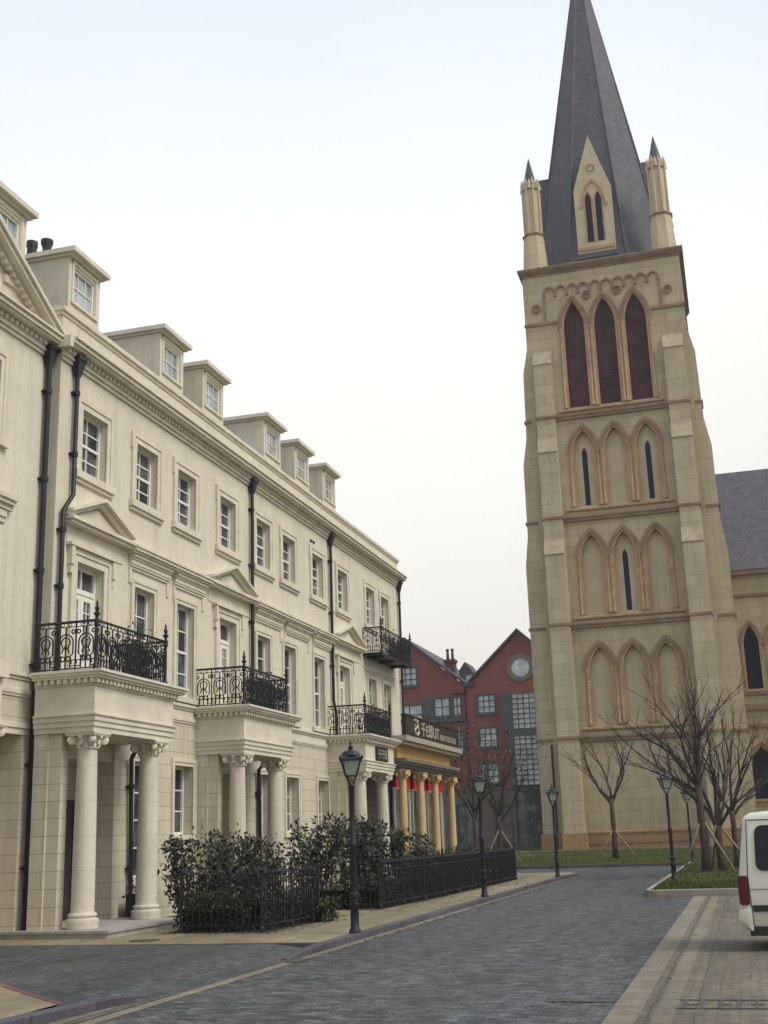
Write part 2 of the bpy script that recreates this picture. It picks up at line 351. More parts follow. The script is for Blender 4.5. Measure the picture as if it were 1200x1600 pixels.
# ------------------------------------------------------------------ generic builders
PX = lambda X: (lambda u, w, d: (X - d, u, w))       # facade facing +X : u = y, depth goes -X
PY = lambda Y: (lambda u, w, d: (u, Y + d, w))       # facade facing -Y : u = x, depth goes +Y
def pbox(mb, P, u0, u1, w0, w1, d0, d1):
    a = P(u0, w0, d0); b = P(u1, w1, d1)
    mb.box(min(a[0],b[0]), max(a[0],b[0]), min(a[1],b[1]), max(a[1],b[1]), min(a[2],b[2]), max(a[2],b[2]))
def wall(mb, P, u0, u1, w0, w1, holes):
    us = sorted({u0,u1,*[h[0] for h in holes],*[h[1] for h in holes]}); ws = sorted({w0,w1,*[h[2] for h in holes],*[h[3] for h in holes]})
    us = [u for u in us if u0 <= u <= u1]; ws = [w for w in ws if w0 <= w <= w1]
    vi = {}
    def V(i, j):
        if (i,j) not in vi: vi[(i,j)] = len(mb.v); mb.v.append(P(us[i], ws[j], 0))
        return vi[(i,j)]
    for i in range(len(us)-1):
        for j in range(len(ws)-1):
            cu, cw = (us[i]+us[i+1])/2, (ws[j]+ws[j+1])/2
            if any(h[0]<cu<h[1] and h[2]<cw<h[3] for h in holes): continue
            mb.f.append((V(i,j),V(i+1,j),V(i+1,j+1),V(i,j+1)))
    for a,b,c,e,d in holes:
        mb.quad(P(a,c,0),P(a,e,0),P(a,e,d),P(a,c,d)); mb.quad(P(b,c,0),P(b,e,0),P(b,e,d),P(b,c,d))
        mb.quad(P(a,c,0),P(b,c,0),P(b,c,d),P(a,c,d)); mb.quad(P(a,e,0),P(b,e,0),P(b,e,d),P(a,e,d))
def sash(P, a, b, c, e, d, parent, cols, rows, meet=True, glass=None, name='window', frame=.06, bar=.03, mat=None):
    """sash window: frame + glazing bars as one mesh, panes as its child; d = depth of the glass"""
    mb = MB(); f = frame
    pbox(mb,P,a,a+f,c,e,d-.05,d+.02); pbox(mb,P,b-f,b,c,e,d-.05,d+.02)
    pbox(mb,P,a+f,b-f,e-f,e,d-.05,d+.02); pbox(mb,P,a+f,b-f,c,c+f*1.2,d-.05,d+.02)
    for i in range(1, cols):
        u = a+f+(b-a-2*f)*i/cols; pbox(mb,P,u-bar/2,u+bar/2,c+f*1.2,e-f,d-.025,d+.01)
    for j in range(1, rows):
        w = c+f+(e-c-2*f)*j/rows
        h = bar/2 if not (meet and j == rows//2) else .03
        dd = .024 if h == bar/2 else .045
        pbox(mb,P,a+f,b-f,w-h,w+h,d-dd,d+.009)
    o = obj(name, mb, mat or WHITE, parent)
    g = MB(); g.quad(P(a+f*.5,c,d+.004),P(b-f*.5,c,d+.004),P(b-f*.5,e,d+.004),P(a+f*.5,e,d+.004))
    obj('pane', g, glass or GLASS, o)
    return o
def surround(P, a, b, c, e, t, p, parent, ears=False):
    """moulded architrave round an opening (three sides)"""
    mb = MB()
    for (t0, t1, pp) in ((0, t*.55, p*.6), (t*.55, t, p)):
        pbox(mb,P,a-t1,a-t0,c,e+t1,-pp,.01); pbox(mb,P,b+t0,b+t1,c,e+t1,-pp,.01); pbox(mb,P,a-t0,b+t0,e+t0,e+t1,-pp,.01)
    if ears:
        pbox(mb,P,a-t-.05,a-t,e-.12,e+t,-p+.003,.01); pbox(mb,P,b+t,b+t+.05,e-.12,e+t,-p+.003,.01)
    return mb
def moulding(mb, P, u0, u1, w, steps):
    """stack of projecting fascias: steps = [(height, projection)] upwards from w"""
    for h, p in steps: pbox(mb,P,u0,u1,w,w+h,-p,.02); w += h
    return w
def pediment(P, u0, u1, w, h, p, parent, name='pediment'):
    mb = MB(); uc = (u0+u1)/2
    pbox(mb,P,u0,u1,w,w+.07,-p,.02); pbox(mb,P,u0-.04,u1+.04,w+.07,w+.14,-p-.06,.02)
    w2 = w+.14; t = .13; k = (h)/((u1-u0)/2)
    def pr(poly, d0, d1): mb.prism([P(u,q,d0) for u,q in poly], Vector(P(0,0,d1))-Vector(P(0,0,d0)))
    pr([(u0+.1,w2),(u1-.1,w2),(uc,w2+h-.1)], -.05, .02)
    for dt0, dt1, pp in ((-.02, .07, p*.75), (.07, .14, p+.05)):
        pr([(u0-.04,w2+dt0),(uc,w2+h+dt0),(uc,w2+h+dt1),(u0-.04,w2+dt1)], -pp, .02)
        pr([(uc,w2+h+dt0),(u1+.04,w2+dt0),(u1+.04,w2+dt1),(uc,w2+h+dt1)], -pp, .02)
    return obj(name, mb, TRIM, parent)
def dentils(mb, P, u0, u1, w0, w1, d0, d1, step=.16, fill=.5):
    n = max(1, int((u1-u0)/step)); s = (u1-u0)/n
    for i in range(n): pbox(mb,P,u0+i*s+s*(1-fill)/2,u0+i*s+s*(1+fill)/2,w0,w1,d0,d1)
def drainpipe(pts, parent, r=.05, hopper=None, name='drainpipe'):
    mb = MB(); mb.tube(pts, r, 10)
    for a, b in zip(pts[:-1], pts[1:]):
        a, b = Vector(a), Vector(b); L = (b-a).length
        if L > 1.5:
            k = int(L//1.9)
            for i in range(k+1):
                q = a+(b-a)*((i+.35)/(k+1)); mb.lathe([(r*1.35,q.z-.05),(r*1.35,q.z+.05)], q, 10)
                mb.box(q.x-.12, q.x, q.y-.1, q.y+.1, q.z-.02, q.z+.02)
    if hopper:
        x,y,z = hopper
        rings = []
        for zz, hw in ((z,.06),(z+.34,.14),(z+.35,.17),(z+.43,.17)):
            rings.append([(x-hw*.8,y-hw,zz),(x+hw*.8,y-hw,zz),(x+hw*.8,y+hw,zz),(x-hw*.8,y+hw,zz)])
        mb.loft(rings)
    return obj(name, mb, IRON, parent, smooth=True)
def column_mb(x, y, z0, z1, r=.21, flutes=False):
    mb = MB(); cap = .30
    prof = [(r*1.38,z0),(r*1.38,z0+.09),(r*1.43,z0+.125),(r*1.38,z0+.165),(r*1.16,z0+.175),(r*1.13,z0+.205),(r*1.24,z0+.215),(r*1.25,z0+.24),(r*1.18,z0+.262),(r*1.04,z0+.27),(r,z0+.32)]
    H = z1-cap-(z0+.32)
    for i in range(1, 9): prof.append((r*(1-.14*(i/8)**1.8), z0+.32+H*i/8))
    zt = z1-cap
    prof += [(r*.97,zt+.005),(r*.99,zt+.025),(r*.88,zt+.04)]
    mb.lathe(prof, (x,y,0), 28)
    return mb
def capital_mb(x, y, z1, r=.21):
    mb = MB(); zt = z1-.30
    mb.lathe([(r*.86,zt+.04),(r*.9,zt+.1),(r*1.02,zt+.17),(r*1.25,zt+.225)], (x,y,0), 20)
    for k in range(8):                                   # leaves curling out of the bell
        a = PI/8+k*PI/4
        for (s, h, rr) in ((.9,.07,.05),(1.08,.13,.05)):
            aa = a+(PI/8 if s > 1 else 0)
            mb.ball((x+r*s*math.cos(aa), y+r*s*math.sin(aa), zt+h), rr, 6, 4, 1.5)
    for k in range(4):                                   # corner volutes
        a = PI/4+k*PI/2; d = Vector((math.cos(a), math.sin(a), 0)); t = Vector((-d.y, d.x, 0))
        c = Vector((x,y,zt+.165))+d*r*1.45
        rings = [[c+t*o+(d*math.cos(2*PI*j/12)+Vector((0,0,1))*math.sin(2*PI*j/12))*rr for j in range(12)] for o, rr in ((-.06,.055),(-.045,.085),(.045,.085),(.06,.055))]
        mb.loft(rings)
    for k in range(4):
        a = k*PI/2; mb.ball((x+r*1.25*math.cos(a), y+r*1.25*math.sin(a), zt+.225), .055, 6, 4)
    q = r*1.42
    mb.box(x-q,x+q,y-q,y+q,zt+.235,zt+.265); mb.box(x-q*1.05,x+q*1.05,y-q*1.05,y+q*1.05,zt+.265,zt+.30)
    return mb
def rail_post(mb, x, y, z0, z1):
    mb.lathe([(.055,z0),(.055,z0+.06),(.04,z0+.08),(.03,z0+.16),(.036,z0+.4),(.03,z1-.12),(.05,z1-.1),(.05,z1+.02),(.028,z1+.04),(.03,z1+.08),(.062,z1+.11),(.062,z1+.14),(.024,z1+.16),(.04,z1+.21),(.045,z1+.24),(.02,z1+.28),(.026,z1+.31),(.004,z1+.40)], (x,y,0), 10)
def iron_panel(mb, A, B, z0, z1, step=.42, w=.015):
    """cast-iron balustrade panel between two floor points, scrolls built from thin bars"""
    A, B = Vector((*A,0)), Vector((*B,0)); L = (B-A).length; d = (B-A)/L
    n = max(1, round(L/step)); s = L/n
    def pt(u, z): p = A+d*u; return (p.x,p.y,z)
    H = z1-z0
    mb.tube([pt(0,z1),pt(L,z1)], .026, 6); mb.tube([pt(0,z0+.03),pt(L,z0+.03)], .018, 4); mb.tube([pt(0,z0+H*.9),pt(L,z0+H*.9)], .011, 4)
    def arc(u, z, r, a0, a1, k=7, ww=w): mb.tube([pt(u+r*math.cos(a0+(a1-a0)*i/k), z+r*math.sin(a0+(a1-a0)*i/k)) for i in range(k+1)], ww, 4)
    for i in range(n):
        u = i*s; c = u+s/2
        mb.tube([pt(u,z0),pt(u,z1)], .016, 4)
        mb.tube([pt(c,z0+.03),pt(c,z0+H*.9)], w, 4)
        arc(c, z0+H*.58, s*.36, 0, PI, 9); arc(c, z0+H*.58, s*.22, 0, PI, 7)
        for sg in (-1, 1):
            mb.tube([pt(c+sg*s*.36,z0+H*.58),pt(c+sg*s*.36,z0+H*.34),pt(c+sg*s*.24,z0+H*.30),pt(c+sg*s*.24,z0+.05)], w, 4)
            mb.tube([pt(c+sg*s*.22,z0+H*.58),pt(c+sg*s*.12,z0+H*.45),pt(c+sg*s*.2,z0+H*.36)], w, 4)
            arc(c+sg*s*.13, z0+H*.24, s*.11, 0, 2*PI, 8)
            arc(c+sg*s*.37, z0+H*.80, s*.09, 0, 2*PI, 7)
            q = c+sg*s*.37
            mb.tube([pt(q-.05,z0+.08),pt(q+.05,z0+.08),pt(q+.05,z0+.19),pt(q-.03,z0+.19),pt(q-.03,z0+.12)], w, 4)
            arc(c+sg*s*.18, z0+H*.95, H*.04, 0, 2*PI, 6, .008)
        mb.ball((*pt(c,0)[:2], z0+H*.47), .035, 6, 4, 1.6)
    mb.tube([pt(L,z0),pt(L,z1)], .016, 4)
def balcony_railing(path, z0, z1, parent, posts, name='balcony_railing'):
    mb = MB()
    for a, b in zip(path[:-1], path[1:]): iron_panel(mb, a, b, z0, z1)
    o = obj(name, mb, IRON, parent)
    for p in posts:
        m = MB(); rail_post(m, p[0], p[1], z0, z1); obj('post', m, IRON, o, smooth=True)
    return o

# ------------------------------------------------------------------ SETTING: ground
def sheet(name, pts, z, mat, zf=None):
    mb = MB(); mb.add([(x,y,(zf(x,y) if zf else z)) for x,y in pts], [tuple(range(len(pts)))])
    return struct(name, mb, mat)
sheet('ground', [(-400,-200),(400,-200),(400,600),(-400,600)], -.03, GROUND)
def grid(name, x0, x1, y0, y1, nx, ny, zf, mat):
    mb = MB()
    for j in range(ny+1):
        for i in range(nx+1):
            x = x0+(x1-x0)*i/nx; y = y0+(y1-y0)*j/ny; mb.v.append((x,y,zf(x,y)))
    for j in range(ny):
        for i in range(nx):
            a = j*(nx+1)+i; mb.f.append((a,a+1,a+nx+2,a+nx+1))
    return struct(name, mb, mat, smooth='all')
sheet('road', [(-6.45,-20),(-1.25,-20),(-1.25,31.75),(-2.6,31.75),(-2.6,57.3),(-40,57.3),(-40,49.4),(-6.45,49.4)], 0, ROAD)
sheet('parking_paving', [(-1.25,-20),(25,-20),(25,31.75),(-1.25,31.75)], .001, PARK)
# stone strips along the parking edge and the left gutter
for i, (xa, xb, mt) in enumerate(((-1.40,-1.12,GUTTER),(-1.12,-.98,GUTTER2),(-.98,-.80,GUTTER),(-.62,-.55,GUTTER2))):
    sheet('gutter_strip', [(xa,-20),(xb,-20),(xb,31.7),(xa,31.7)], .005, mt)
for xa, xb, mt in ((-6.40,-6.22,GUTTER),):
    sheet('gutter_strip', [(xa,-20),(xb,-20),(xb,47),(xa,47)], .005, mt)
sheet('gutter_strip', [(-6.56,8),(-6.45,8),(-6.45,17.6),(-6.56,17.6)], .0046, GUTTER2)
sheet('gutter_strip', [(-6.72,8),(-6.57,8),(-6.57,17.3),(-6.72,17.3)], .005, GUTTER)
# side apron of dark setts, rising gently to the pavement
grid('apron', -40.05, -6.45, 10, 18.62, 192, 16, lambda x, y: min(.096, max(0, (-7.02-x)*2)) if y < 12.5 else min(.096, (-6.45-x)*.12), APRON)
# pavements
def kerb_line(pts, w, h, mat, name='kerb'):
    mb = MB(); n = len(pts); rings = []
    for i, (x, y) in enumerate(pts):
        a = Vector(pts[max(i-1,0)]); b = Vector(pts[min(i+1,n-1)]); d = (b-a).normalized(); q = Vector((-d.y, d.x))
        p = Vector((x,y)); o = p+q*w
        hh = h if not isinstance(h, (list,tuple)) else h[i]
        rings.append([(p.x,p.y,-.02),(p.x,p.y,hh-.015),(p.x+q.x*.015,p.y+q.y*.015,hh),(o.x,o.y,hh),(o.x,o.y,-.02)])
    mb.loft(rings); return struct(name, mb, mat)
def arc2(cx, cy, r, a0, a1, n): return [(cx+r*math.cos(R(a0+(a1-a0)*i/n)), cy+r*math.sin(R(a0+(a1-a0)*i/n))) for i in range(n+1)]
edge = [(-6.47,17.0),(-6.44,17.5),(-6.42,18.5),(-6.40,25),(-6.40,34),(-6.40,44.8)]+arc2(-7.9,47.3,1.7,-15,88,8)[1:]+[(-14,49.05),(-40,49.1)]
kerb_line(edge, .14, [.02,.07,.105]+[.105]*(len(edge)-3), KERB)
inner = [(x-.13, y) if y < 46.4 and x > -8 else (x-.1, y-.12) for x, y in edge[2:]]
mb = MB(); poly = [(-13.2,18.6),(-6.6,18.6)]+inner+[(-40,18.6)]
mb.add([(x,y,.1) for x,y in poly], [tuple(range(len(poly)))]); struct('pavement', mb, PAVE)
mb = MB(); mb.box(-8.2,-6.5,18.5,18.64,-.02,.104); struct('kerb', mb, KERB)
# near-left pavement corner with red edging
nk = [(-6.6,13.0),(-6.64,12.3),(-6.70,11.6),(-6.82,11.0),(-6.9,10.0),(-6.95,4.0)]
kerb_line(nk[::-1], .15, [.102,.102,.102,.102,.10,.035], KERB)
red = [(-22,25.5),(-8.82,13.46),(-7.80,12.53),(-6.98,11.80)]
mb = MB(); pts = [(x,y-.05) for x,y in red[1:]]+[(-6.96,11.0),(-7.04,10.0),(-7.09,4.0),(-30,4.0),(-30,13.0),(-12.5,16.6)]
mb.add([(x,y,.1015) for x,y in pts], [tuple(range(len(pts)))]); struct('pavement', mb, PAVE)
mb = MB(); q = [(-12.5,16.82)]+red[1:]; qq = [(x-.0,y-.11) for x,y in q]
for i in range(3): mb.quad((*q[i],.106),(*q[i+1],.106),(*qq[i+1],.106),(*qq[i],.106))
struct('paving_edge', mb, REDEDGE)

# lawns
def lz(x, y): return .12 + .46*max(0, min(1, (y-57.4)/12))**1.2 + .02*math.sin(x*.7)*math.sin(y*.5)
grid('lawn', -60, 70, 57.3, 120, 65, 40, lz, LAWN)
def lz2(x, y): return .16 + .05*math.sin(x*1.1+.4)*math.sin(y*.4) * min(1, (y-31.9)/2)*min(1,(x+2.4)/2)
grid('lawn', -2.46, 40, 31.95, 57.3, 40, 24, lz2, LAWN)
kerb_line([(40,31.8),(8,31.8),(-2.3,31.8),(-2.52,31.88),(-2.6,32.1),(-2.6,40),(-2.6,50),(-2.55,57)][::-1], .15, .16, KERBPALE)
kerb_line([(-2.6,57.25),(-20,57.25),(-40,57.25)], .12, .12, KERB)
mb = MB(); mb.box(-14.5,20,69.0,69.16,.50,.64); mb.box(-13.2,-9.0,66.4,66.5,.40,.475); struct('path_edging', mb, KERBPALE)
# grass blades along the visible lawn fronts
def blades(name, areas, seed, zf):
    r = random.Random(seed); mb = MB()
    for (x0,x1,y0,y1,n,h) in areas:
        for _ in range(n):
            x, y = r.uniform(x0,x1), r.uniform(y0,y1); z = zf(x,y); a = r.uniform(0,2*PI); hh = h*r.uniform(.5,1.2); w = r.uniform(.008,.02)
            dx, dy = math.cos(a)*w, math.sin(a)*w; lx, ly = r.uniform(-.4,.4)*hh, r.uniform(-.4,.4)*hh
            mb.add([(x-dx,y-dy,z-.01),(x+dx,y+dy,z-.01),(x+lx,y+ly,z+hh)], [(0,1,2)])
    o = obj(name, mb, BLADE); o['kind'] = 'stuff'; tag(o, 'short grass blades on the lawn', 'grass'); return o
blades('grass', [(-2.4,4,32.0,36,9000,.07),(-2.4,6,36,56,9000,.09)], 3, lz2)
blades('grass', [(-13,4,57.4,70,12000,.10)], 4, lz)
# planting beds
sheet('planting_bed', [(-10.25,20.75),(-8.25,20.7),(-8.1,23.5),(-8.5,25.2),(-12.5,26.6),(-12.5,23.7),(-10.3,23.5)], .106, EARTH)
sheet('planting_bed', [(-12.4,27.3),(-8.0,26.7),(-7.75,30),(-7.7,42.6),(-11.0,42.6),(-11.0,31),(-12.4,31)], .106, EARTH)

# ------------------------------------------------------------------ TERRACE (long wing)
XF = -12.6; Y0, Y1 = 20.35, 46.15; P = PX(XF)
ter = thing('terrace_house', (XF-4, 33, 0), 'long cream stone terrace with three columned porticoes and six flat-topped dormers', 'building')
C1 = [20.27, 27.37, 37.28]; SP = 2.47
ctr3 = [21.78,24.2,26.35,28.9,31.45,33.55,36.2,38.8,42.1,44.05]
door2 = (0, 3, 7)
holes = []
for c in ctr3: holes.append((c-.52,c+.52,9.25,10.62,.24))
for i, c in enumerate(ctr3):
    if i in door2: holes.append((c-.55,c+.55,4.9,7.3,.26))
    else: holes.append((c-.48,c+.48,5.05,7.25,.25))
gw = [(26.37,1.85,1.0),(33.65,1.85,1.0),(36.4,1.85,1.0),(24.32,.95,.85),(31.5,.95,.85)]
for c, z, w in gw: holes.append((c-w/2,c+w/2,z,3.42,.34))
for c in C1: holes.append((c+.5,c+2.66,.1,3.35,.85))
up = MB(); wall(up, P, Y0, Y1, 4.45, 12.45, [h for h in holes if h[2] > 4.5])
up.box(XF-.9,XF-.002,Y0,Y0+.02,4.45,12.45)
obj('upper_wall', up, CREAM, ter)
lo = MB(); wall(lo, P, Y0, Y1, 0, 4.45, [h for h in holes if h[2] < 4.4])
lo.quad((XF-.9,Y0,0),(XF,Y0,0),(XF,Y0,4.45),(XF-.9,Y0,4.45))
for c in C1: lo.quad(P(c+.5,0,.85),P(c+2.66,0,.85),P(c+2.66,3.35,.85),P(c+.5,3.35,.85))
obj('lower_wall', lo, RUST, ter)
bk = MB(); bk.box(XF-10,XF-.9,Y0,Y1,0,12.3); bk.box(XF-.9,XF-.05,Y1-.3,Y1,0,12.45); obj('rear_wall', bk, CREAM, ter)
# cornice, dentils, parapet, string
mb = MB()
moulding(mb,P,Y0,Y1+.05,11.42,[(.08,.05),(.09,.10)])
dentils(mb,P,Y0+.02,Y1,11.59,11.68,-.16,.0,.17,.55)
moulding(mb,P,Y0,Y1+.18,11.59,[(.1,.09),(.05,.28),(.09,.33),(.05,.38)])
mb.box(XF-.3,XF+.28,Y0-.12,Y0,11.64,11.88)
obj('cornice', mb, TRIM, ter)
mb = MB(); mb.box(XF-.35,XF-.03,Y0-.02,Y1+.02,11.88,12.42); mb.box(XF-.40,XF+.03,Y0-.05,Y1+.05,12.42,12.50); mb.box(XF-.42,XF+.08,Y0-.08,Y1+.1,12.50,12.60)
obj('parapet', mb, TRIM, ter)
mb = MB(); moulding(mb,P,Y0,Y1,4.42,[(.05,.025),(.08,.045),(.05,.02)]); moulding(mb,P,Y0,Y1,4.74,[(.06,.03),(.07,.07)])
obj('string_course', mb, TRIM, ter)
mb = MB(); mb.add([(XF-.4,Y0,12.3),(XF-.4,Y1,12.3),(XF-5.2,Y1,14.7),(XF-5.2,Y0,14.7),(XF-10,Y0,12.3),(XF-10,Y1,12.3)], [(0,1,2,3),(3,2,5,4),(0,3,4),(1,5,2)])
rf = obj('roof', mb, SLATE, ter)
mb = MB(); mb.box(-17.2,-15.9,24.5,26.1,13.5,15.95); mb.box(-17.3,-15.8,24.4,26.2,15.95,16.1)
ch = obj('chimney', mb, CREAM, rf)
for (cx,cy,kind) in ((-16.5,25.02,0),(-16.5,25.72,1)):
    mb = MB()
    if kind == 0: mb.lathe([(.13,16.1),(.13,16.95),(.15,16.97),(.15,17.12),(.11,17.12)], (cx,cy,0), 14)
    else: mb.lathe([(.19,16.1),(.18,16.9),(.115,17.2),(.12,17.3),(.165,17.42),(.165,17.52),(.12,17.52)], (cx,cy,0), 14)
    obj('chimney_pot', mb, IRON if kind == 0 else POTS, rf, smooth=True)
# windows of the two upper floors
for i, c in enumerate(ctr3):
    a, b = c-.52, c+.52
    w = sash(P,a,b,9.25,10.62,.2,ter,2,4,True,GLASS)
    mb = surround(P,a,b,9.22,10.62,.24,.055,ter); pbox(mb,P,a-.27,a-.24,10.45,10.86,-.055,.01)
    obj('window_surround', mb, TRIM, w)
    mb = MB(); pbox(mb,P,a-.30,b+.30,9.06,9.22,-.11,.02); pbox(mb,P,a-.26,b+.26,8.98,9.06,-.06,.02); obj('sill', mb, TRIM, w)
hood_spans = {1:(23.35,25.5),2:(25.56,27.5),4:(30.62,32.95),5:(33.0,35.35),6:(35.5,37.6)}
for i, c in enumerate(ctr3):
    if i in door2:
        a, b = c-.55, c+.55
        mb = MB(); d = .22; f = .06
        pbox(mb,P,a,a+f,4.9,7.3,d-.05,d+.02); pbox(mb,P,b-f,b,4.9,7.3,d-.05,d+.02); pbox(mb,P,a+f,b-f,7.22,7.3,d-.05,d+.02)
        pbox(mb,P,a+f,b-f,6.72,6.82,d-.06,d+.02); pbox(mb,P,c-.02,c+.02,6.82,7.22,d-.03,d+.015)
        for s0, s1 in ((a+f,c-.005),(c+.005,b-f)):
            pbox(mb,P,s0,s0+.1,4.93,6.72,d-.04,d+.02); pbox(mb,P,s1-.1,s1,4.93,6.72,d-.04,d+.02)
            pbox(mb,P,s0+.1,s1-.1,6.60,6.72,d-.04,d+.02); pbox(mb,P,s0+.1,s1-.1,4.93,5.4,d-.04,d+.02)
            m_ = (s0+s1)/2; pbox(mb,P,m_-.01,m_+.01,5.4,6.6,d-.03,d+.01)
            for k in range(1,5): z = 5.4+1.2*k/5; pbox(mb,P,s0+.1,s1-.1,z-.01,z+.01,d-.028,d+.011)
        o = obj('french_door', mb, WHITE, ter)
        g = MB(); g.quad(P(a+.03,4.95,d+.005),P(b-.03,4.95,d+.005),P(b-.03,7.27,d+.005),P(a+.03,7.27,d+.005)); obj('pane', g, GLASS, o)
        mb = surround(P,a,b,4.87,7.3,.26,.07,ter); obj('door_surround', mb, TRIM, o)
        mb = MB(); pbox(mb,P,a-.42,b+.42,7.57,7.63,-.14,.02); 
        for q in (a-.36, b+.24): pbox(mb,P,q,q+.12,7.18,7.57,-.12,.02); pbox(mb,P,q+.015,q+.105,7.0,7.18,-.09,.02)
        obj('door_hood', mb, TRIM, o)
        u0, u1 = (20.68,23.28) if i == 0 else ((27.56,30.5) if i == 3 else (37.68,40.72))
        mb = MB(); pbox(mb,P,u0+.12,u1-.12,7.63,8.02,-.02,.02); obj('door_frieze', mb, TRIM, o)
        pediment(P,u0,u1,8.0,.52,.2,ter)
    else:
        a, b = c-.48, c+.48
        w = sash(P,a,b,5.05,7.25,.2,ter,2,4 if i < 8 else 5,True,GLASS)
        mb = surround(P,a,b,5.02,7.25,.17,.05,ter); obj('window_surround', mb, TRIM, w)
        mb = MB(); pbox(mb,P,a-.26,b+.26,4.90,5.02,-.1,.02); obj('sill', mb, TRIM, w)
        if i in hood_spans:
            u0, u1 = hood_spans[i]; mb = MB()
            pbox(mb,P,u0+.06,u1-.06,5.02,7.62,-.012,.02) if False else None
            moulding(mb,P,u0+.1,u1-.1,7.62,[(.06,.04),(.05,.07),(.10,.09),(.05,.12),(.07,.16)])
            moulding(mb,P,u0,u1,7.95,[(.05,.2),(.07,.25),(.05,.28)])
            for q in (u0+.1,u1-.1-.1): pbox(mb,P,q,q+.1,7.3,7.62,-.035,.02)
            obj('window_hood', mb, TRIM, w)
        else:
            mb = MB(); moulding(mb,P,a-.3,b+.3,7.45,[(.05,.05),(.05,.09),(.05,.13)]); obj('window_hood', mb, TRIM, w)
for c, z, wd in gw:
    a, b = c-wd/2, c+wd/2
    w = sash(P,a,b,z,3.42,.28,ter,2,4 if z < 1.5 else 3,False,GLASS)
    mb = surround(P,a,b,z,3.42,.15,.045,ter); pbox(mb,P,a-.2,b+.2,z-.12,z,-.07,.02); obj('window_surround', mb, TRIM, w)
for q in (35.55,35.8):
    mb = MB(); pbox(mb,P,q,q+.15,10.98,11.04,-.04,.01); obj('wall_vent', mb, IRON, ter)
# porticoes
for k, c1 in enumerate(C1):
    c2 = c1+SP; xc = -11.65; xf = -11.35; ya, yb = c1-.33, c2+.45
    mb = MB()
    zt = 3.71
    for h, q in ((.1,.0),(.1,.025),(.10,.05),(.03,.08)):
        mb.box(XF+.001,xf+q,ya-q,yb+q,zt,zt+h); zt += h
    mb.box(XF+.001,xf+.01,ya-.01,yb+.01,zt,4.56)
    mb.box(XF+.001,xf+.04,ya-.04,yb+.04,4.56,4.60)
    n = int((yb-ya+.2)/.15)
    for i in range(n+1):
        y = ya-.06+(yb-ya+.06)*i/n; mb.box(xf+.02,xf+.12,y-.035,y+.045,4.60,4.69)
    n = 9
    for i in range(n):
        x = XF+.1+(xf-XF)*i/n; mb.box(x,x+.08,ya-.12,ya-.02,4.60,4.69); mb.box(x,x+.08,yb+.02,yb+.12,4.60,4.69)
    mb.box(XF+.001,xf+.05,ya-.05,yb+.05,4.60,4.69)
    mb.box(XF+.001,xf+.16,ya-.14,yb+.22,4.69,4.735); mb.box(XF+.001,xf+.20,ya-.17,yb+.26,4.735,4.79); mb.box(XF+.001,xf+.24,ya-.2,yb+.30,4.79,4.84)
    por = obj('portico', mb, TRIM, ter)
    for c in (c1, c2):
        o = obj('column', column_mb(xc,c,.24,3.71), COLM, por, smooth=True)
        obj('capital', capital_mb(xc,c,3.71), TRIM, por, smooth=True)
    # engaged piers on the wall behind the columns
    mb = MB()
    mb.box(XF,XF+.30,c1-.30,c1+.02,.1,3.71); mb.box(XF+.297,XF+.56,c1-.26,c1-.02,.1,3.708); obj('pier', mb, RUST, por)
    mb = MB(); mb.box(XF,XF+.06,c2+.20,c2+.5,.1,3.71); obj('pier', mb, RUST, por)
    mb = MB(); mb.box(XF-.84,xf+.5,c1-.52,c2+.40,.0,.19); mb.box(XF-.84,xf+.53,c1-.55,c2+.43,.19,.235)
    obj('entrance_step', mb, STEP, por)
    # front door in the recess
    q = MB(); u0, u1 = c1+1.42, c1+2.5
    pbox(q,P,u0,u1,.24,2.5,.78,.86)
    for r0, r1 in ((.45,1.2),(1.35,2.3)):
        for s0, s1 in ((u0+.12,(u0+u1)/2-.06),((u0+u1)/2+.06,u1-.12)): pbox(q,P,s0,s1,r0,r1,.755,.78)
    pbox(q,P,u0-.09,u0,.24,2.6,.74,.86); pbox(q,P,u1,u1+.09,.24,2.6,.74,.86); pbox(q,P,u0-.09,u1+.09,2.5,2.6,.738,.86)
    obj('front_door', q, DOORW, ter)
    # balcony railing
    z0 = 4.85
    xr = xf+.05
    balcony_railing([(XF+.02,c1-.42),(xr,c1-.42),(xr,c2-.02),(XF+.02,c2-.02)], z0, 5.76, ter, [(xr,c1-.42),(xr,c2-.02)])
# end balcony on the top floor, iron brackets
mb = MB(); mb.box(XF,-11.88,41.05,45.15,8.02,8.07); mb.box(-11.92,-11.87,41.04,45.16,7.96,8.07); mb.box(XF,-11.92,41.04,41.09,7.96,8.07)
for y in (41.6,43.1,44.6): mb.box(XF,-11.95,y-.05,y+.05,7.94,8.02)
eb = obj('end_balcony', mb, IRON, ter)
mb = MB(); iron_panel(mb,(XF+.02,41.08),(-11.9,41.08),8.1,8.98,.36,.011); iron_panel(mb,(-11.9,41.08),(-11.9,45.1),8.1,8.98,.6,.011); iron_panel(mb,(XF+.02,45.1),(-11.9,45.1),8.1,8.98,.36)
obj('balcony_railing', mb, IRON, eb)
for y in (41.08,45.1):
    m = MB(); rail_post(m,-11.9,y,8.06,8.98); obj('post', m, IRON, eb, smooth=True)
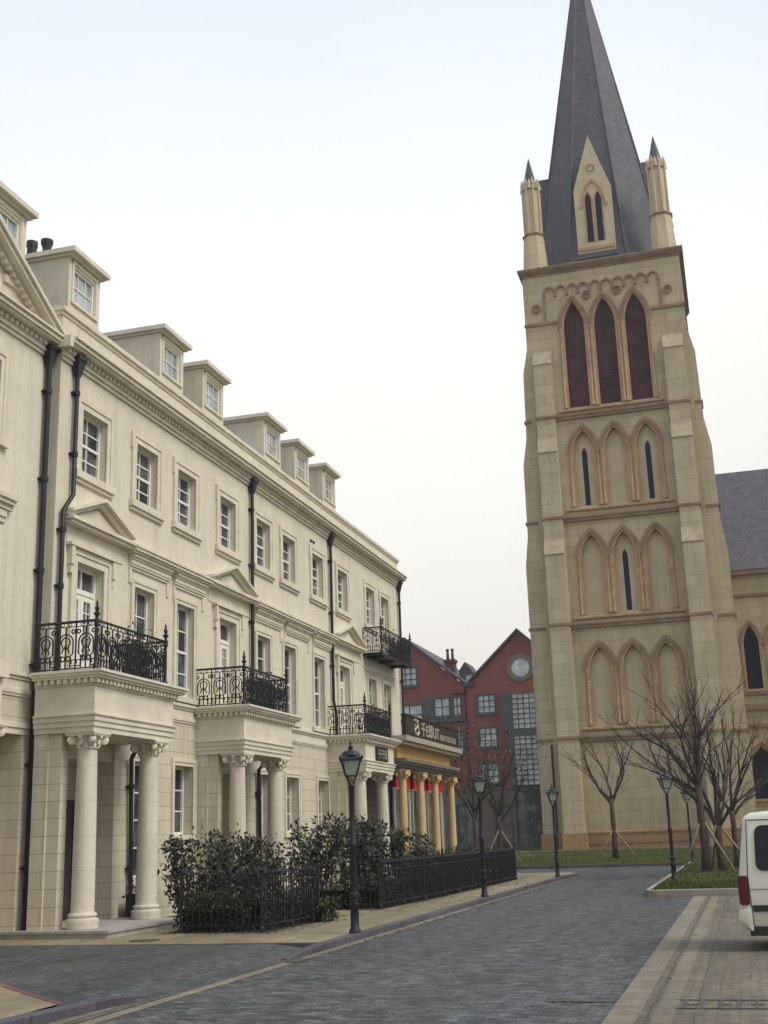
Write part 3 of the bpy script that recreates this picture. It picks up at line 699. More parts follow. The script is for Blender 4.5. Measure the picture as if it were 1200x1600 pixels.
# drainpipes of the wing
xp = XF+.09
drainpipe([(xp,20.87,11.3),(xp,20.87,8.62),(xp,20.52,8.2),(xp,20.52,5.9),(xp+.0,20.52,4.85)], ter, hopper=(xp,20.87,11.2))
drainpipe([(xp,30.45,11.3),(xp,30.45,4.85)], ter, hopper=(xp,30.45,11.2))
drainpipe([(xp,37.36,11.3),(xp,37.36,6.0),(xp,37.6,5.6),(xp,37.6,4.85)], ter, hopper=(xp,37.36,11.2))
drainpipe([(xp,45.98,11.3),(xp,45.98,5.0)], ter, hopper=(xp,45.98,11.2))
drainpipe([(xp+.3,23.35,3.69),(xp,23.62,3.45),(xp,23.72,.1)], ter)
drainpipe([(xp+.3,30.5,3.69),(xp,30.85,3.5),(xp,30.93,.1)], ter)
drainpipe([(xp+.35,37.55,4.2),(xp+.05,37.5,4.2),(xp,37.42,4.0),(xp,37.42,.1)], ter)
# dormers
def dormer(y0, y1, parent, xd=-13.2, zr=14.55, rows=3):
    P2 = PX(xd); a, b = y0+.1, y1-.1
    mb = MB(); wall(mb,P2,a,b,12.4,zr-.12,[(a+.22,b-.22,13.42,zr-.30,.12)])
    for y in (a, b): mb.add([(xd,y,12.4),(xd,y,zr-.12),(xd-3.6,y,zr-.12),(xd-3.6,y,13.6),(xd-.2,y,12.4)],[(0,1,2,3,4)])
    o = obj('dormer', mb, CREAM, parent)
    mb = MB(); mb.box(xd-3.8,xd+.10,y0+.04,y1-.04,zr-.12,zr-.06); mb.box(xd-3.9,xd+.2,y0-.03,y1+.03,zr-.06,zr+.05)
    mb.add([(xd+.2,y0-.03,zr+.052),(xd+.2,y1+.03,zr+.052),(xd-1.2,(y0+y1)/2,zr+.14),(xd-3.9,y0-.03,zr+.052),(xd-3.9,y1+.03,zr+.052)],[(0,1,2),(0,2,3),(1,4,2),(2,4,3)])
    obj('dormer_roof', mb, TRIM, o)
    m = MB(); pbox(m,P2,a+.1,b-.1,13.34,13.40,-.05,.01); pbox(m,P2,a+.12,a+.2,13.36,zr-.16,-.025,.01); pbox(m,P2,b-.2,b-.12,13.36,zr-.16,-.025,.01); pbox(m,P2,a+.12,b-.12,zr-.24,zr-.16,-.028,.01)
    obj('dormer_trim', m, TRIM, o)
    # glazing, kept at two levels below the house
    f = MB(); A,B,Cc,E_ = a+.22,b-.22,13.42,zr-.30; d = .09
    pbox(f,P2,A,A+.05,Cc,E_,d-.05,d+.02); pbox(f,P2,B-.05,B,Cc,E_,d-.05,d+.02); pbox(f,P2,A+.05,B-.05,E_-.05,E_,d-.05,d+.02); pbox(f,P2,A+.05,B-.05,Cc,Cc+.06,d-.05,d+.02)
    for i in (1,2): u = A+(B-A)*i/3; pbox(f,P2,u-.01,u+.01,Cc+.06,E_-.05,d-.02,d+.01)
    w = (Cc+E_)/2; pbox(f,P2,A+.05,B-.05,w-.014,w+.014,d-.022,d+.011)
    obj('dormer_window', f, WHITE, o)
    g = MB(); g.quad(P2(A,Cc,d+.004),P2(B,Cc,d+.004),P2(B,E_,d+.004),P2(A,E_,d+.004)); obj('pane', g, GLASS_PALE, o)
for y0, y1 in ((21.4,22.96),(25.87,27.44),(28.47,30.08),(33.0,34.65),(35.75,37.35),(38.6,40.22)): dormer(y0, y1, ter)

# ------------------------------------------------------------------ left house (pedimented)
XL = -12.85; YL0, YL1 = 11.75, 20.345; PL = PX(XL)
lh = thing('terrace_house', (XL-4, 16, 0), 'pedimented cream stone house cut by the left edge, next to the first portico', 'building')
hl = [(17.75,18.62,9.2,10.75,.24),(14.6,15.5,9.2,10.75,.24),(17.6,18.5,5.05,7.25,.25),(14.6,15.5,5.05,7.25,.25)]
mb = MB(); wall(mb,PL,YL0,YL1,4.45,11.6,hl); mb.quad((XL-9,YL0,0),(XL,YL0,0),(XL,YL0,12),(XL-9,YL0,12)); obj('upper_wall', mb, CREAM, lh)
mb = MB(); wall(mb,PL,YL0,YL1,0,4.45,[(12.3,19.95,0,3.72,1.0)]); mb.quad(PL(12.3,0,1.0),PL(19.95,0,1.0),PL(19.95,3.72,1.0),PL(12.3,3.72,1.0)); mb.box(XL-10,XL-1.02,YL0,YL1,0,12.2)
obj('lower_wall', mb, RUST, lh)
mb = MB(); moulding(mb,PL,YL0,YL1-.002,11.42,[(.08,.05),(.09,.10)]); dentils(mb,PL,YL0,YL1,11.59,11.68,-.16,0,.17,.55); moulding(mb,PL,YL0-.2,YL1-.003,11.59,[(.1,.09),(.05,.28),(.09,.33),(.05,.38)])
obj('cornice', mb, TRIM, lh)
mb = MB(); moulding(mb,PL,YL0,YL1,4.42,[(.05,.025),(.08,.045),(.05,.02)]); moulding(mb,PL,YL0,YL1-.003,4.74,[(.06,.03),(.07,.07)]); moulding(mb,PL,YL0,YL1-.003,3.72,[(.12,.02),(.1,.05)]); obj('string_course', mb, TRIM, lh)
yc = (YL0+YL1)/2; hp = (YL1-yc)*.57; k = .57
mb = MB(); mb.prism([(XL-.05,YL0,11.8),(XL-.05,YL1-.02,11.8),(XL-.05,yc,11.8+hp)], (-.3,0,0)); obj('pediment_wall', mb, CREAM, lh)
mb = MB()
for (t0, t1, p) in ((-.13,-.04,.1),(-.04,.06,.27),(.06,.16,.33)):
    for ya, yb in ((YL0,yc),(YL1-.02,yc)):
        mb.prism([(XL+p,ya,11.88+t0),(XL+p,yb,11.88+hp+t0),(XL+p,yb,11.88+hp+t1),(XL+p,ya,11.88+t1)], (-p-.15,0,0))
n = 30
for i in range(2, n):
    for sg, ya in ((1,YL0),(-1,YL1)):
        y = ya+sg*(yc-YL0)*i/n; z = 11.88+hp*i/n-.20; mb.box(XL,XL+.12,y-.035,y+.035,z,z+.075)
obj('raking_cornice', mb, TRIM, lh)
mb = MB(); mb.add([(XL-.1,YL0,11.85),(XL-.1,YL1,11.85),(XL-.1,yc,11.85+hp),(XL-10,YL0,11.85),(XL-10,YL1,11.85),(XL-10,yc,11.85+hp)],[(0,2,5,3),(1,4,5,2)])
obj('roof', mb, SLATE, lh)
mb = MB(); mb.box(XL-.38,XL-.03,18.6,YL1-.03,11.9,12.42); mb.box(XL-.42,XL+.03,18.6,YL1-.09,12.42,12.58); obj('parapet', mb, TRIM, lh)
dormer(18.2,19.88,lh)
for a,b,c,e,d in hl:
    w = sash(PL,a,b,c,e,.2,lh,2,4)
    obj('window_surround', surround(PL,a,b,c-.03,e,.2,.05,lh), TRIM, w)
    mb = MB(); pbox(mb,PL,a-.3,b+.3,c-.16,c-.03,-.1,.02); obj('sill', mb, TRIM, w)
    if c < 9:
        mb = MB(); moulding(mb,PL,a-.65,b+.65,7.85,[(.1,.1),(.08,.16),(.09,.2)]); moulding(mb,PL,a-.5,b+.5,7.6,[(.1,.04),(.14,.07)]); obj('window_hood', mb, TRIM, w)
mb = MB(); mb.box(XL,-12.0,12.8,17.95,3.72,4.5); mb.box(XL,-11.9,12.7,18.0,4.5,4.8); pt = obj('portico', mb, TRIM, lh)
for y in (17.72,15.4,13.1):
    obj('column', column_mb(-12.2,y,.1,3.72), COLM, pt, smooth=True); obj('capital', capital_mb(-12.2,y,3.72), TRIM, pt, smooth=True)
drainpipe([(XL+.1,20.16,11.3),(XL+.1,20.16,.1)], lh, r=.06, hopper=(XL+.1,20.16,11.2))

# ------------------------------------------------------------------ shop at the terrace end
XS = -11.3
shop = thing('shop', (XS-1, 45, 0), 'yellow shopfront with slim columns and a black signboard on top', 'shop')
mb = MB(); mb.box(-16,XS-.5,46.17,49.2,0,5.0); mb.box(XF+.02,XS-.5,40.95,46.17,3.95,5.0); mb.box(XF+.02,XS-.48,40.9,41.1,0,3.95)
obj('wall', mb, GREYSTONE, shop)
mb = MB(); mb.box(XF+.02,XS-.1,40.9,48.9,4.28,4.78); obj('frieze', mb, YELLOW2, shop)
mb = MB()
for z, h, p in ((3.88,.1,.15),(3.98,.1,.25),(4.08,.08,.4),(4.16,.12,.48)): mb.box(XF+.02,XS+p-.2,40.75-p*.2,48.8+p*.5,z,z+h)
obj('cornice', mb, GREYTRIM, shop)
mb = MB(); mb.box(XF+.02,XS+.30,40.75,49.55,4.88,5.06); mb.box(XF+.02,XS+.2,40.8,49.4,4.76,4.88); obj('ledge', mb, PALETRIM, shop)
ys = [41.05,43.45,45.65,48.35]
for y in ys:
    mb = column_mb(XS+.02,y,.12,3.88,.145); c = obj('column', mb, YELLOW, shop, smooth=True)
    m = capital_mb(XS+.02,y,3.88,.155); m.box(XS-.2,XS+.24,y-.23,y+.23,3.82,3.885); obj('capital', m, YELLOW, c, smooth=True)
mb = MB(); mb.box(XS-.2,XS+.25,40.8,48.7,.1,.13); obj('base_step', mb, GREYTRIM, shop)
for a, b in zip(ys[:-1], ys[1:]):
    PS = PX(XS-.35)
    mb = MB(); pbox(mb,PS,a+.2,b-.2,3.32,3.86,-.06,.02); obj('valance', mb, REDCL, shop)
    mb = MB(); pbox(mb,PS,a,b,.1,.5,-.02,.05)
    for u in (a+.2,(a+b)/2,b-.2): pbox(mb,PS,u-.035,u+.035,.5,3.32,-.02,.05)
    pbox(mb,PS,a+.2,b-.2,3.27,3.32,-.021,.05)
    f = obj('shop_window', mb, WHITE, shop)
    g = MB(); g.quad(PS(a,.5,.03),PS(b,.5,.03),PS(b,3.4,.03),PS(a,3.4,.03)); obj('pane', g, GLASS, f)

def text_mesh(name, body, size, fit_w, fit_h, mat, parent, at, ext=.012, org=None):
    """lettering on a +X facing board: at = (x, y_left, z_bottom)"""
    cu = bpy.data.curves.new(name, 'FONT'); cu.body = body; cu.size = size; cu.extrude = ext
    to = bpy.data.objects.new('tmp_text', cu); COL.objects.link(to)
    bpy.context.view_layer.update()
    me = bpy.data.meshes.new_from_object(to.evaluated_get(bpy.context.evaluated_depsgraph_get()))
    bpy.data.objects.remove(to)
    vs = [v.co.copy() for v in me.vertices]
    if not vs: return None
    x0, x1 = min(v.x for v in vs), max(v.x for v in vs); y0, y1 = min(v.y for v in vs), max(v.y for v in vs)
    mb = MB()
    mb.v = [(at[0]+v.z, at[1]+(v.x-x0)/(x1-x0)*fit_w, at[2]+(v.y-y0)/(y1-y0)*fit_h) for v in vs]
    mb.f = [tuple(p.vertices) for p in me.polygons]
    bpy.data.meshes.remove(me)
    return obj(name, mb, mat, parent)
sg = thing('shop_sign', (-11.25, 45.4, 5.07), 'long black signboard with pale lettering above the yellow shopfront', 'sign')
mb = MB(); mb.box(-11.32,-11.18,41.35,49.6,5.065,5.84); mb.box(-11.35,-11.14,41.3,49.65,5.065,5.11); mb.box(-11.35,-11.14,41.3,49.65,5.80,5.85)
obj('board', mb, SIGNBK, sg)
# swirling emblem, big characters, small line
mb = MB(); y, z = 42.75, 5.46
mb.tube([(-11.16, y-.36, z+.24),(-11.16,y-.1,z+.27),(-11.16,y+.28,z+.24)], .04, 6)
mb.tube([(-11.16, y+.30*math.cos(a)*.7, z+.10+.11*math.sin(a)) for a in [R(q) for q in range(80,-181,-20)]], .045, 6)
mb.tube([(-11.16, y+.05+.26*math.cos(a), z-.12+.13*math.sin(a)) for a in [R(q) for q in range(120,-241,-20)]], .05, 6)
obj('emblem', mb, LETTER, sg)
text_mesh('large_lettering', '千E郎UT', 1, 2.75, .54, LETTER, sg, (-11.175,43.5,5.20))
text_mesh('small_lettering', 'BRIDAL STUDIO HOUSE', 1, 2.7, .22, GOLD, sg, (-11.175,46.45,5.25))
sp = thing('door_sign', (-11.33, 38.6, 4.1), 'small black plaque with three white characters on the farthest portico', 'sign')
mb = MB(); mb.box(-11.335,-11.29,38.0,39.35,4.06,4.52); obj('board', mb, SIGNBK, sp)
text_mesh('lettering', '千千目', 1, .98, .30, LETTER, sp, (-11.288,38.2,4.14), .006)

# ------------------------------------------------------------------ CHURCH
church = thing('church', (-5.37, 77, .3), 'tall stone church tower with dark slate spire and nave to its right', 'church')
TX, TH, TY = -5.37, 5.04, 72.0
x0t, x1t = TX-TH, TX+TH
PT = PY(TY)
def arch_pts(uc, hw, zs, za, n=9):
    """left foot -> apex -> right foot of a pointed arch (springing zs, apex za)"""
    h = za-zs; Rr = (hw*hw+h*h)/(2*hw); c = uc+(Rr-hw); am = math.asin(min(1, h/Rr)) if h <= Rr else PI/2
    L = [(c-Rr*math.cos(am*i/n), zs+Rr*math.sin(am*i/n)) for i in range(n+1)]
    L[-1] = (uc, za)
    return L+[(2*uc-u, z) for u, z in L[-2::-1]]
def arch_bay(mb, P, u0, u1, w0, w1, uc, hw, zb, zs, za, depth):
    a = [(uc-hw, zb)]+arch_pts(uc, hw, zs, za)+[(uc+hw, zb)]
    n = len(a)//2
    left, right = a[:n+1], a[n:][::-1]
    mb.quad(P(u0,w0,0),P(u1,w0,0),P(u1,zb,0),P(u0,zb,0))
    for i in range(n):
        (ua,za_),(ub,zb_) = left[i], left[i+1]; mb.quad(P(u0,za_,0),P(ua,za_,0),P(ub,zb_,0),P(u0,zb_,0))
        (ua,za_),(ub,zb_) = right[i], right[i+1]; mb.quad(P(u1,za_,0),P(ua,za_,0),P(ub,zb_,0),P(u1,zb_,0))
    mb.quad(P(u0,za,0),P(u1,za,0),P(u1,w1,0),P(u0,w1,0))
    for i in range(len(a)-1): mb.quad(P(*a[i],0),P(*a[i+1],0),P(*a[i+1],depth),P(*a[i],depth))
    mb.quad(P(*a[0],0),P(*a[-1],0),P(*a[-1],depth),P(*a[0],depth))
def arch_ring(mb, P, uc, hw, zb, zs, za, t, d0, d1, jamb=True):
    I = ([(uc-hw,zb)] if jamb else [])+arch_pts(uc,hw,zs,za)+([(uc+hw,zb)] if jamb else [])
    O = ([(uc-hw-t,zb)] if jamb else [])+arch_pts(uc,hw+t,zs,za+t*1.35)+([(uc+hw+t,zb)] if jamb else [])
    rings = [[P(*i,d0),P(*o,d0),P(*o,d1),P(*i,d1)] for i, o in zip(I, O)]
    mb.loft(rings)
def arch_panel(mb, P, uc, hw, zb, zs, za, d):
    a = [(uc-hw,zb)]+arch_pts(uc,hw,zs,za)+[(uc+hw,zb)]
    mb.add([P(*q,d) for q in a],[tuple(range(len(a)))])
core = MB(); core.box(x0t,x1t,TY+.36,TY+2*TH,.2,37.0); obj('tower_core', core, PANEL, church)
skin = MB(); uc3 = (-7.3,-5.35,-3.4); ub = (-8.9,-6.325,-4.375,-1.85)
stages = [(6.85,13.55,7.6,10.95,12.25,.68,'b'),(13.55,20.2,14.2,17.75,19.2,.68,'m'),(20.2,26.85,20.95,24.5,25.95,.68,'s'),(26.85,35.3,27.45,32.9,34.75,.70,'w')]

for w0,w1,zb,zs,za,hw,kind in stages:
    for i, uc in enumerate(uc3):
        arch_bay(skin,PT,ub[i],ub[i+1],w0,w1,uc,hw,zb,zs,za,.36)
        m = MB()
        arch_ring(m,PT,uc,hw-.05,zb,zs,za-.06,.17,-.035,.33)
        for sgn in (-1,1):
            u = uc+sgn*(hw+.17)
            m.lathe([(.125,zb),(.125,zb+.2),(.085,zb+.25),(.085,zs-.25),(.13,zs-.1),(.15,zs)], PT(u,0,-.02)[:2]+(0,), 8)
        arc_ = obj('arch_surround', m, WARM, church, smooth=True)
        m = MB(); arch_ring(m,PT,uc,hw+.10,zs-.02,zs,za+.10,.20,-.12,.02,False); obj('arch_hood', m, BROWN, arc_)
        if kind == 'w':
            m = MB(); arch_panel(m,PT,uc,hw-.05,zb,zs,za-.06,.335)
            z = zb+.06
            while z < za-.4:
                k = 1 if z < zs else max(.1, 1-((z-zs)/(za-zs))**1.5)
                hwz = (hw-.05)*k; m.prism([(uc-hwz,TY+.28,z),(uc-hwz,TY+.33,z+.09),(uc-hwz,TY+.33,z+.11),(uc-hwz,TY+.28,z+.03)], (2*hwz,0,0)); z += .11
            obj('belfry_louvre', m, LOUVRE, church)
        if (kind == 'm' and i == 1) or (kind == 's' and i != 1):
            m = MB(); arch_panel(m,PT,uc,.16,zb+.15,zs-.1,zs+.35,.345); obj('slit_window', m, SLIT, church)
    m = MB(); m.prism([(ub[0]+.25,TY-.16,zb-.26),(ub[0]+.25,TY-.16,zb-.15),(ub[0]+.25,TY+.2,zb),(ub[0]+.25,TY+.2,zb-.26)], (ub[3]-ub[0]-.5,0,0)); obj('arcade_sill', m, WARM, church)
    m = MB(); z = w0; m.box(ub[0],ub[3],TY-.16,TY+.01,z-.17,z+.02); m.box(ub[0]-.02,ub[3]+.02,TY-.22,TY+.01,z+.02,z+.12); obj('string_course', m, BROWN, church)
pbox(skin,PT,x0t,ub[0],.2,37.0,0,.37); pbox(skin,PT,ub[3],x1t,.2,37.0,0,.37); pbox(skin,PT,ub[0],ub[3],.2,6.85,0,.37); pbox(skin,PT,ub[0],ub[3],35.3,37.0,0,.37)
obj('tower_wall', skin, TOWER, church)
mb = MB()
for xa, xb in ((x0t-.05,ub[0]+.55),(ub[3]-.5,x1t+.08)):
    m = MB(); m.box(xa,xb,TY-.1,TY+.01,33.3,33.5)
    if xa > -5: m.box(x1t-.01,x1t+.08,TY+.01,TY+10,33.3,33.5)
    obj('string_course', m, BROWN, church)
# corbel table
xa, xb = -9.05, -1.72; nn = 10; st = (xb-xa)/nn
mb.box(xa-.07,xa+.07,TY-.08,TY+.01,33.5,35.55); mb.box(xb-.07,xb+.07,TY-.08,TY+.01,33.5,35.55)
for i in range(nn):
    c = xa+st*(i+.5)
    arch_ring(mb,PT,c,st/2-.1,35.3,35.55,35.82,.11,-.1,.01)
    if i: mb.box(xa+st*i-.1,xa+st*i+.1,TY-.12,TY+.01,35.2,35.42)
def roundel(x, z, r):
    rings = []; mb = MB()
    for j in range(17):
        a = 2*PI*j/16; rings.append([(x+q*math.cos(a),y_,z+q*math.sin(a)) for q, y_ in ((r,TY-.02),(r,TY-.1),(r*.72,TY-.1),(r*.72,TY-.02))])
    mb.loft(rings, True, False)
    for k in range(4): a = PI/4+k*PI/2; mb.box(x+r*.42*math.cos(a)-.07,x+r*.42*math.cos(a)+.07,TY-.05,TY-.005,z+r*.42*math.sin(a)-.07,z+r*.42*math.sin(a)+.07)
    obj('roundel', mb, BROWN, church)
for x, z in ((-9.62,34.52),(-1.25,34.56),(-6.34,35.0),(-4.4,35.02)): roundel(x, z, .3)
obj('corbel_table', mb, BROWN, church)
mb = MB()
for z, h, p in ((36.80,.15,.06),(36.95,.12,.14),(37.07,.12,.22),(37.19,.14,.27)): mb.box(x0t-p,x1t+p,TY-p,TY+2*TH+p,z,z+h)
obj('tower_cornice', mb, BROWN, church)
mb = MB(); mb.box(x0t-.15,x1t+.15,TY-.14,TY+2*TH,.2,1.45); mb.prism([(x0t-.15,TY-.14,1.45),(x0t-.15,TY-.02,1.6),(x0t-.15,TY+.1,1.45)], (2*TH+.3,0,0))
obj('plinth', mb, PLINTH, church)
for z in (.86, 1.42): obj('plinth_moulding', MB().box(x0t-.17,x1t+.17,TY-.19,TY+.02,z,z+.09), BROWN, church)
# corner buttresses: set-offs as in the photo
prof = [(.2,1.0),(13.5,1.0),(13.5,1.0),(17.5,1.0),(19.4,.76),(24.0,.74),(25.8,.44),(30.2,.36),(31.8,.02)]
def buttress(xa, xb, front=True, sgn=1):
    m = MB()
    if front:
        m.loft([[(xa,TY+.01,z),(xb,TY+.01,z),(xb,TY-p,z),(xa,TY-p,z)] for z, p in [(.2,1.0),(17.9,1.0),(18.85,.72),(24.5,.70),(25.45,.40),(30.5,.38),(31.45,.02)]])
    else:
        e = x1t if sgn > 0 else x0t
        m.loft([[(e-sgn*.6,TY+.10,z),(e+sgn*p,TY+.10,z),(e+sgn*p,TY+1.35,z),(e-sgn*.6,TY+1.35,z)] for z, p in prof])
    return m
for xa, xb in ((-10.05,-8.88),(-1.87,-.64)):
    bo = obj('buttress', buttress(xa,xb), BUTT, church)
    for z, p in ((6.85,1.0),(13.55,1.0),(20.2,.72),(26.85,.40)): obj('band', MB().box(xa-.06,xb+.06,TY-p-.08,TY,z-.06,z+.1), BROWN, bo)
    obj('base', MB().box(xa-.1,xb+.1,TY-1.1,TY,.2,1.5), PLINTH, bo)
    for z, pa, pb in ((17.9,1.0,.72),(24.5,.70,.40),(30.5,.38,.02)):
        slope = MB()
        slope.loft([[(xa-.02,TY-pa-.06,z),(xb+.02,TY-pa-.06,z),(xb+.02,TY-pa+.1,z-.02),(xa-.02,TY-pa+.1,z-.02)],[(xa-.02,TY-pb-.03,z+.95),(xb+.02,TY-pb-.03,z+.95),(xb+.02,TY-pb+.05,z+.9),(xa-.02,TY-pb+.05,z+.9)]])
        obj('weathering', slope, WEATH, bo)
for sgn in (-1,1):
    bo = obj('side_buttress', buttress(0,0,False,sgn), BUTT, church)
    e = x1t if sgn > 0 else x0t
    for z, p in ((6.85,1.0),(13.55,1.0),(20.2,.76),(26.85,.42)):
        a, b = sorted((e-sgn*.3, e+sgn*(p+.08))); obj('band', MB().box(a,b,TY+.03,TY+1.42,z-.06,z+.1), BROWN, bo)
    a, b = sorted((e, e+sgn*1.12)); obj('base', MB().box(a,b,TY-.02,TY+1.45,.2,1.5), PLINTH, bo)
# spire
cx, cy = TX-.05, TY+5.0
def octo(ap, z): r = ap/math.cos(PI/8); return [(cx+r*math.cos(PI/8+k*PI/4), cy+r*math.sin(PI/8+k*PI/4), z) for k in range(8)]
mb = MB(); mb.loft([octo(4.55,37.30),octo(4.42,37.9),octo(3.4,44.0),octo(1.9,53.4),octo(.03,64.9)])
spire = obj('spire', mb, SLATE, church)
mb = MB()
for k in range(8):
    a = PI/8+k*PI/4; mb.tube([(cx+(4.42/math.cos(PI/8)+.02)*math.cos(a),cy+(4.42/math.cos(PI/8)+.02)*math.sin(a),37.9),(cx,cy,64.9)], [.09,.04], 5)
mb.lathe([(.1,64.7),(.05,65.2),(.16,65.3),(.02,66.4)], (cx,cy,0), 8)
obj('spire_ridges', mb, SLATE, spire)
def lucarne(k):
    """gabled stone spire light, built facing -Y then turned about the spire axis"""
    def T(mb):
        c, s = round(math.cos(k*PI/2)), round(math.sin(k*PI/2))
        mb.v = [(cx+(x-cx)*c-(y-cy)*s, cy+(x-cx)*s+(y-cy)*c, z) for x,y,z in mb.v]; return mb
    yf = cy-4.55; hw = 1.23; zb, zsn, zap = 38.12, 42.8, 46.75
    m = MB(); Pl = PY(yf)
    out = [(cx-hw,zb),(cx-hw,zsn),(cx,zap),(cx+hw,zsn),(cx+hw,zb)]
    m.prism([(u,yf,w) for u,w in out], (0,.35,0))
    o = obj('lucarne', T(m), PANEL, church)
    m = MB(); arch_ring(m,Pl,cx,.66,41.55,41.75,43.3,.13,-.06,.01); arch_ring(m,Pl,cx-.33,.2,38.9,41.9,42.5,.1,-.04,.01); arch_ring(m,Pl,cx+.33,.2,38.9,41.9,42.5,.1,-.04,.01)
    for j in range(12):
        a = 2*PI*j/12; m.box(cx+.25*math.cos(a)-.05,cx+.25*math.cos(a)+.05,yf-.05,yf,44.3+.25*math.sin(a)-.05,44.3+.25*math.sin(a)+.05)
    m.box(cx-hw+.05,cx+hw-.05,yf-.08,yf,zb+.2,zb+.42); m.box(cx-.95,cx-.72,yf-.05,yf,41.4,41.65); m.box(cx+.72,cx+.95,yf-.05,yf,41.4,41.65)
    obj('tracery', T(m), WARM, o)
    m = MB()
    for s in (-1,1): arch_panel(m,Pl,cx+s*.33,.2,38.9,41.9,42.5,-.012)
    obj('slit_windows', T(m), SLIT, o)
    m = MB()
    yb = cy-.6
    for s in (-1,1):
        m.add([(cx+s*(hw-.03),yf+.36,zb),(cx+s*(hw-.03),yf+.36,zsn),(cx+s*(hw-.03),yb,zsn),(cx+s*(hw-.03),yb,zb)],[(0,1,2,3)])
        m.add([(cx+s*(hw+.08),yf+.1,zsn-.25),(cx,yf+.1,zap+.03),(cx,yb,zap+.03),(cx+s*(hw+.08),yb,zsn-.25)],[(0,1,2,3)]) if False else m.add([(cx+s*(hw-.02),yf+.355,zsn),(cx,yf+.355,zap-.05),(cx,yb,zap-.05),(cx+s*(hw-.02),yb,zsn)],[(0,1,2,3)])
    m.box(cx-hw-.08,cx+hw+.08,yf-.05,yf+.6,zb-.35,zb)
    obj('lucarne_roof', T(m), SLATE, o)
for k in range(4): lucarne(k)
# corner pinnacles
for px_ in (-9.55,-1.2):
    for py_ in (TY+.85, TY+2*TH-.85):
        m = MB()
        m.lathe([(.90,37.3),(.87,37.6),(.70,40.0)], (px_,py_,0), 8, PI/8); m.lathe([(.56,40.2),(.56,43.9)], (px_,py_,0), 8, PI/8)
        for k in range(8):
            a = PI/8+k*PI/4; x, y = px_+.58*math.cos(a), py_+.58*math.sin(a)
            m.tube([(x,y,40.2),(x,y,43.8)], .085, 6); m.lathe([(.09,43.8),(.12,43.9),(.015,44.35)], (x,y,0), 6)
            b = k*PI/4; x, y = px_+.52*math.cos(b), py_+.52*math.sin(b); m.lathe([(.2,43.5),(.16,43.9),(.015,44.25)], (x,y,0), 4, b)
        p = obj('pinnacle', m, PANEL, church)
        m = MB(); m.lathe([(.78,40.0),(.80,40.1),(.64,40.22)], (px_,py_,0), 8, PI/8); obj('pinnacle_collar', m, BROWN, p)
        m = MB(); m.lathe([(.50,43.9),(.44,44.2),(.01,46.1)], (px_,py_,0), 8, PI/8); obj('pinnacle_cap', m, SLATE, p)
# nave to the right
YN = 76.0; PN = PY(YN)
nv = MB(); nx0 = x1t
first = [1.45+1.42*i for i in range(9)]; xe = first[-1]+.71
lowc = [1.35+2.6*i for i in range(5)]
for lst, hf, w0, w1, hw, zb, zs, za in ((first,.71,7.4,15.3,.44,9.55,12.2,13.45),(lowc,1.3,.2,7.4,.62,3.1,5.0,6.1)):
    for i, uc in enumerate(lst):
        u0 = nx0 if i == 0 else uc-hf; u1 = uc+hf if i < len(lst)-1 else xe
        arch_bay(nv,PN,u0,u1,w0,w1,uc,hw,zb,zs,za,.5)
        m = MB(); arch_ring(m,PN,uc,hw,zb,zs,za,.16,-.08,.02); m.box(uc-hw-.16,uc+hw+.16,YN-.12,YN+.2,zb-.15,zb); o = obj('nave_window', m, WARM, church)
        m = MB(); arch_ring(m,PN,uc,hw+.1,zs,zs,za+.1,.16,-.12,.0,False); obj('arch_hood', m, BROWN, o)
        m = MB(); arch_panel(m,PN,uc,hw,zb,zs,za,.3); obj('pane', m, SLIT, o)
pbox(nv,PN,nx0,xe,15.3,16.8,0,.5); nv.box(nx0,xe,YN+.5,YN+16,.2,16.7)
obj('nave_wall', nv, TOWER, church)
for ya, z0_, z1_ in ((.12,15.2,15.38),(.1,7.25,7.45),(.14,9.2,9.38),(.22,8.3,8.65)): obj('nave_string_course', MB().box(nx0,xe,YN-ya,YN+.01,z0_,z1_), BROWN, church)
obj('nave_plinth', MB().box(nx0,xe,YN-.12,YN+.01,.2,1.5), PLINTH, church)
obj('nave_eave', MB().box(nx0,xe,YN-.4,YN+.02,16.55,16.85), BROWN, church)
mb = MB(); mb.add([(nx0-.3,YN-.45,16.85),(xe+.3,YN-.45,16.85),(xe+.3,YN+8,25.5),(nx0-.3,YN+8,25.5),(nx0-.3,YN+16.5,16.85),(xe+.3,YN+16.5,16.85)],[(0,1,2,3),(3,2,5,4),(0,3,4),(1,5,2)])
obj('nave_roof', mb, SLATE, church)
# thin downpipe by the tower's left buttress
m = MB(); m.tube([(-10.55,TY-.1,.3),(-10.55,TY-.1,6.6)], .07, 6); obj('drainpipe', m, IRON, church)

# ------------------------------------------------------------------ red brick building
YR = 90; PR = PY(YR)
rb = thing('brick_building', (-20, YR+5, 0), 'red brick building with two steep gables behind the terrace', 'building')
rw = [(-18.6,-17.3,10.5,11.82),(-18.6,-17.3,7.95,9.35),(-22.0,-20.85,10.45,11.8),(-20.5,-19.95,10.45,11.8),(-24.7,-23.35,12.95,14.3),(-26.0,-23.0,9.2,11.4),(-20.5,-19.9,7.6,9.1),(-18.6,-17.3,5.3,6.7),(-22.6,-21.2,7.6,9.0)]
wallb = MB(); wall(wallb,PR,-34,-8,5.0,12.8,[(a,b,c,e,.15) for a,b,c,e in rw if e < 12.8]+[(-16.1,-14.2,5.0,11.75,.2)])
def gab(pts): wallb.add([PR(u,w,0) for u,w in pts],[tuple(range(len(pts)))])
gab([(-19.1,12.8),(-8,12.8),(-8,12.9),(-11.6,12.9),(-15.24,16.5)])
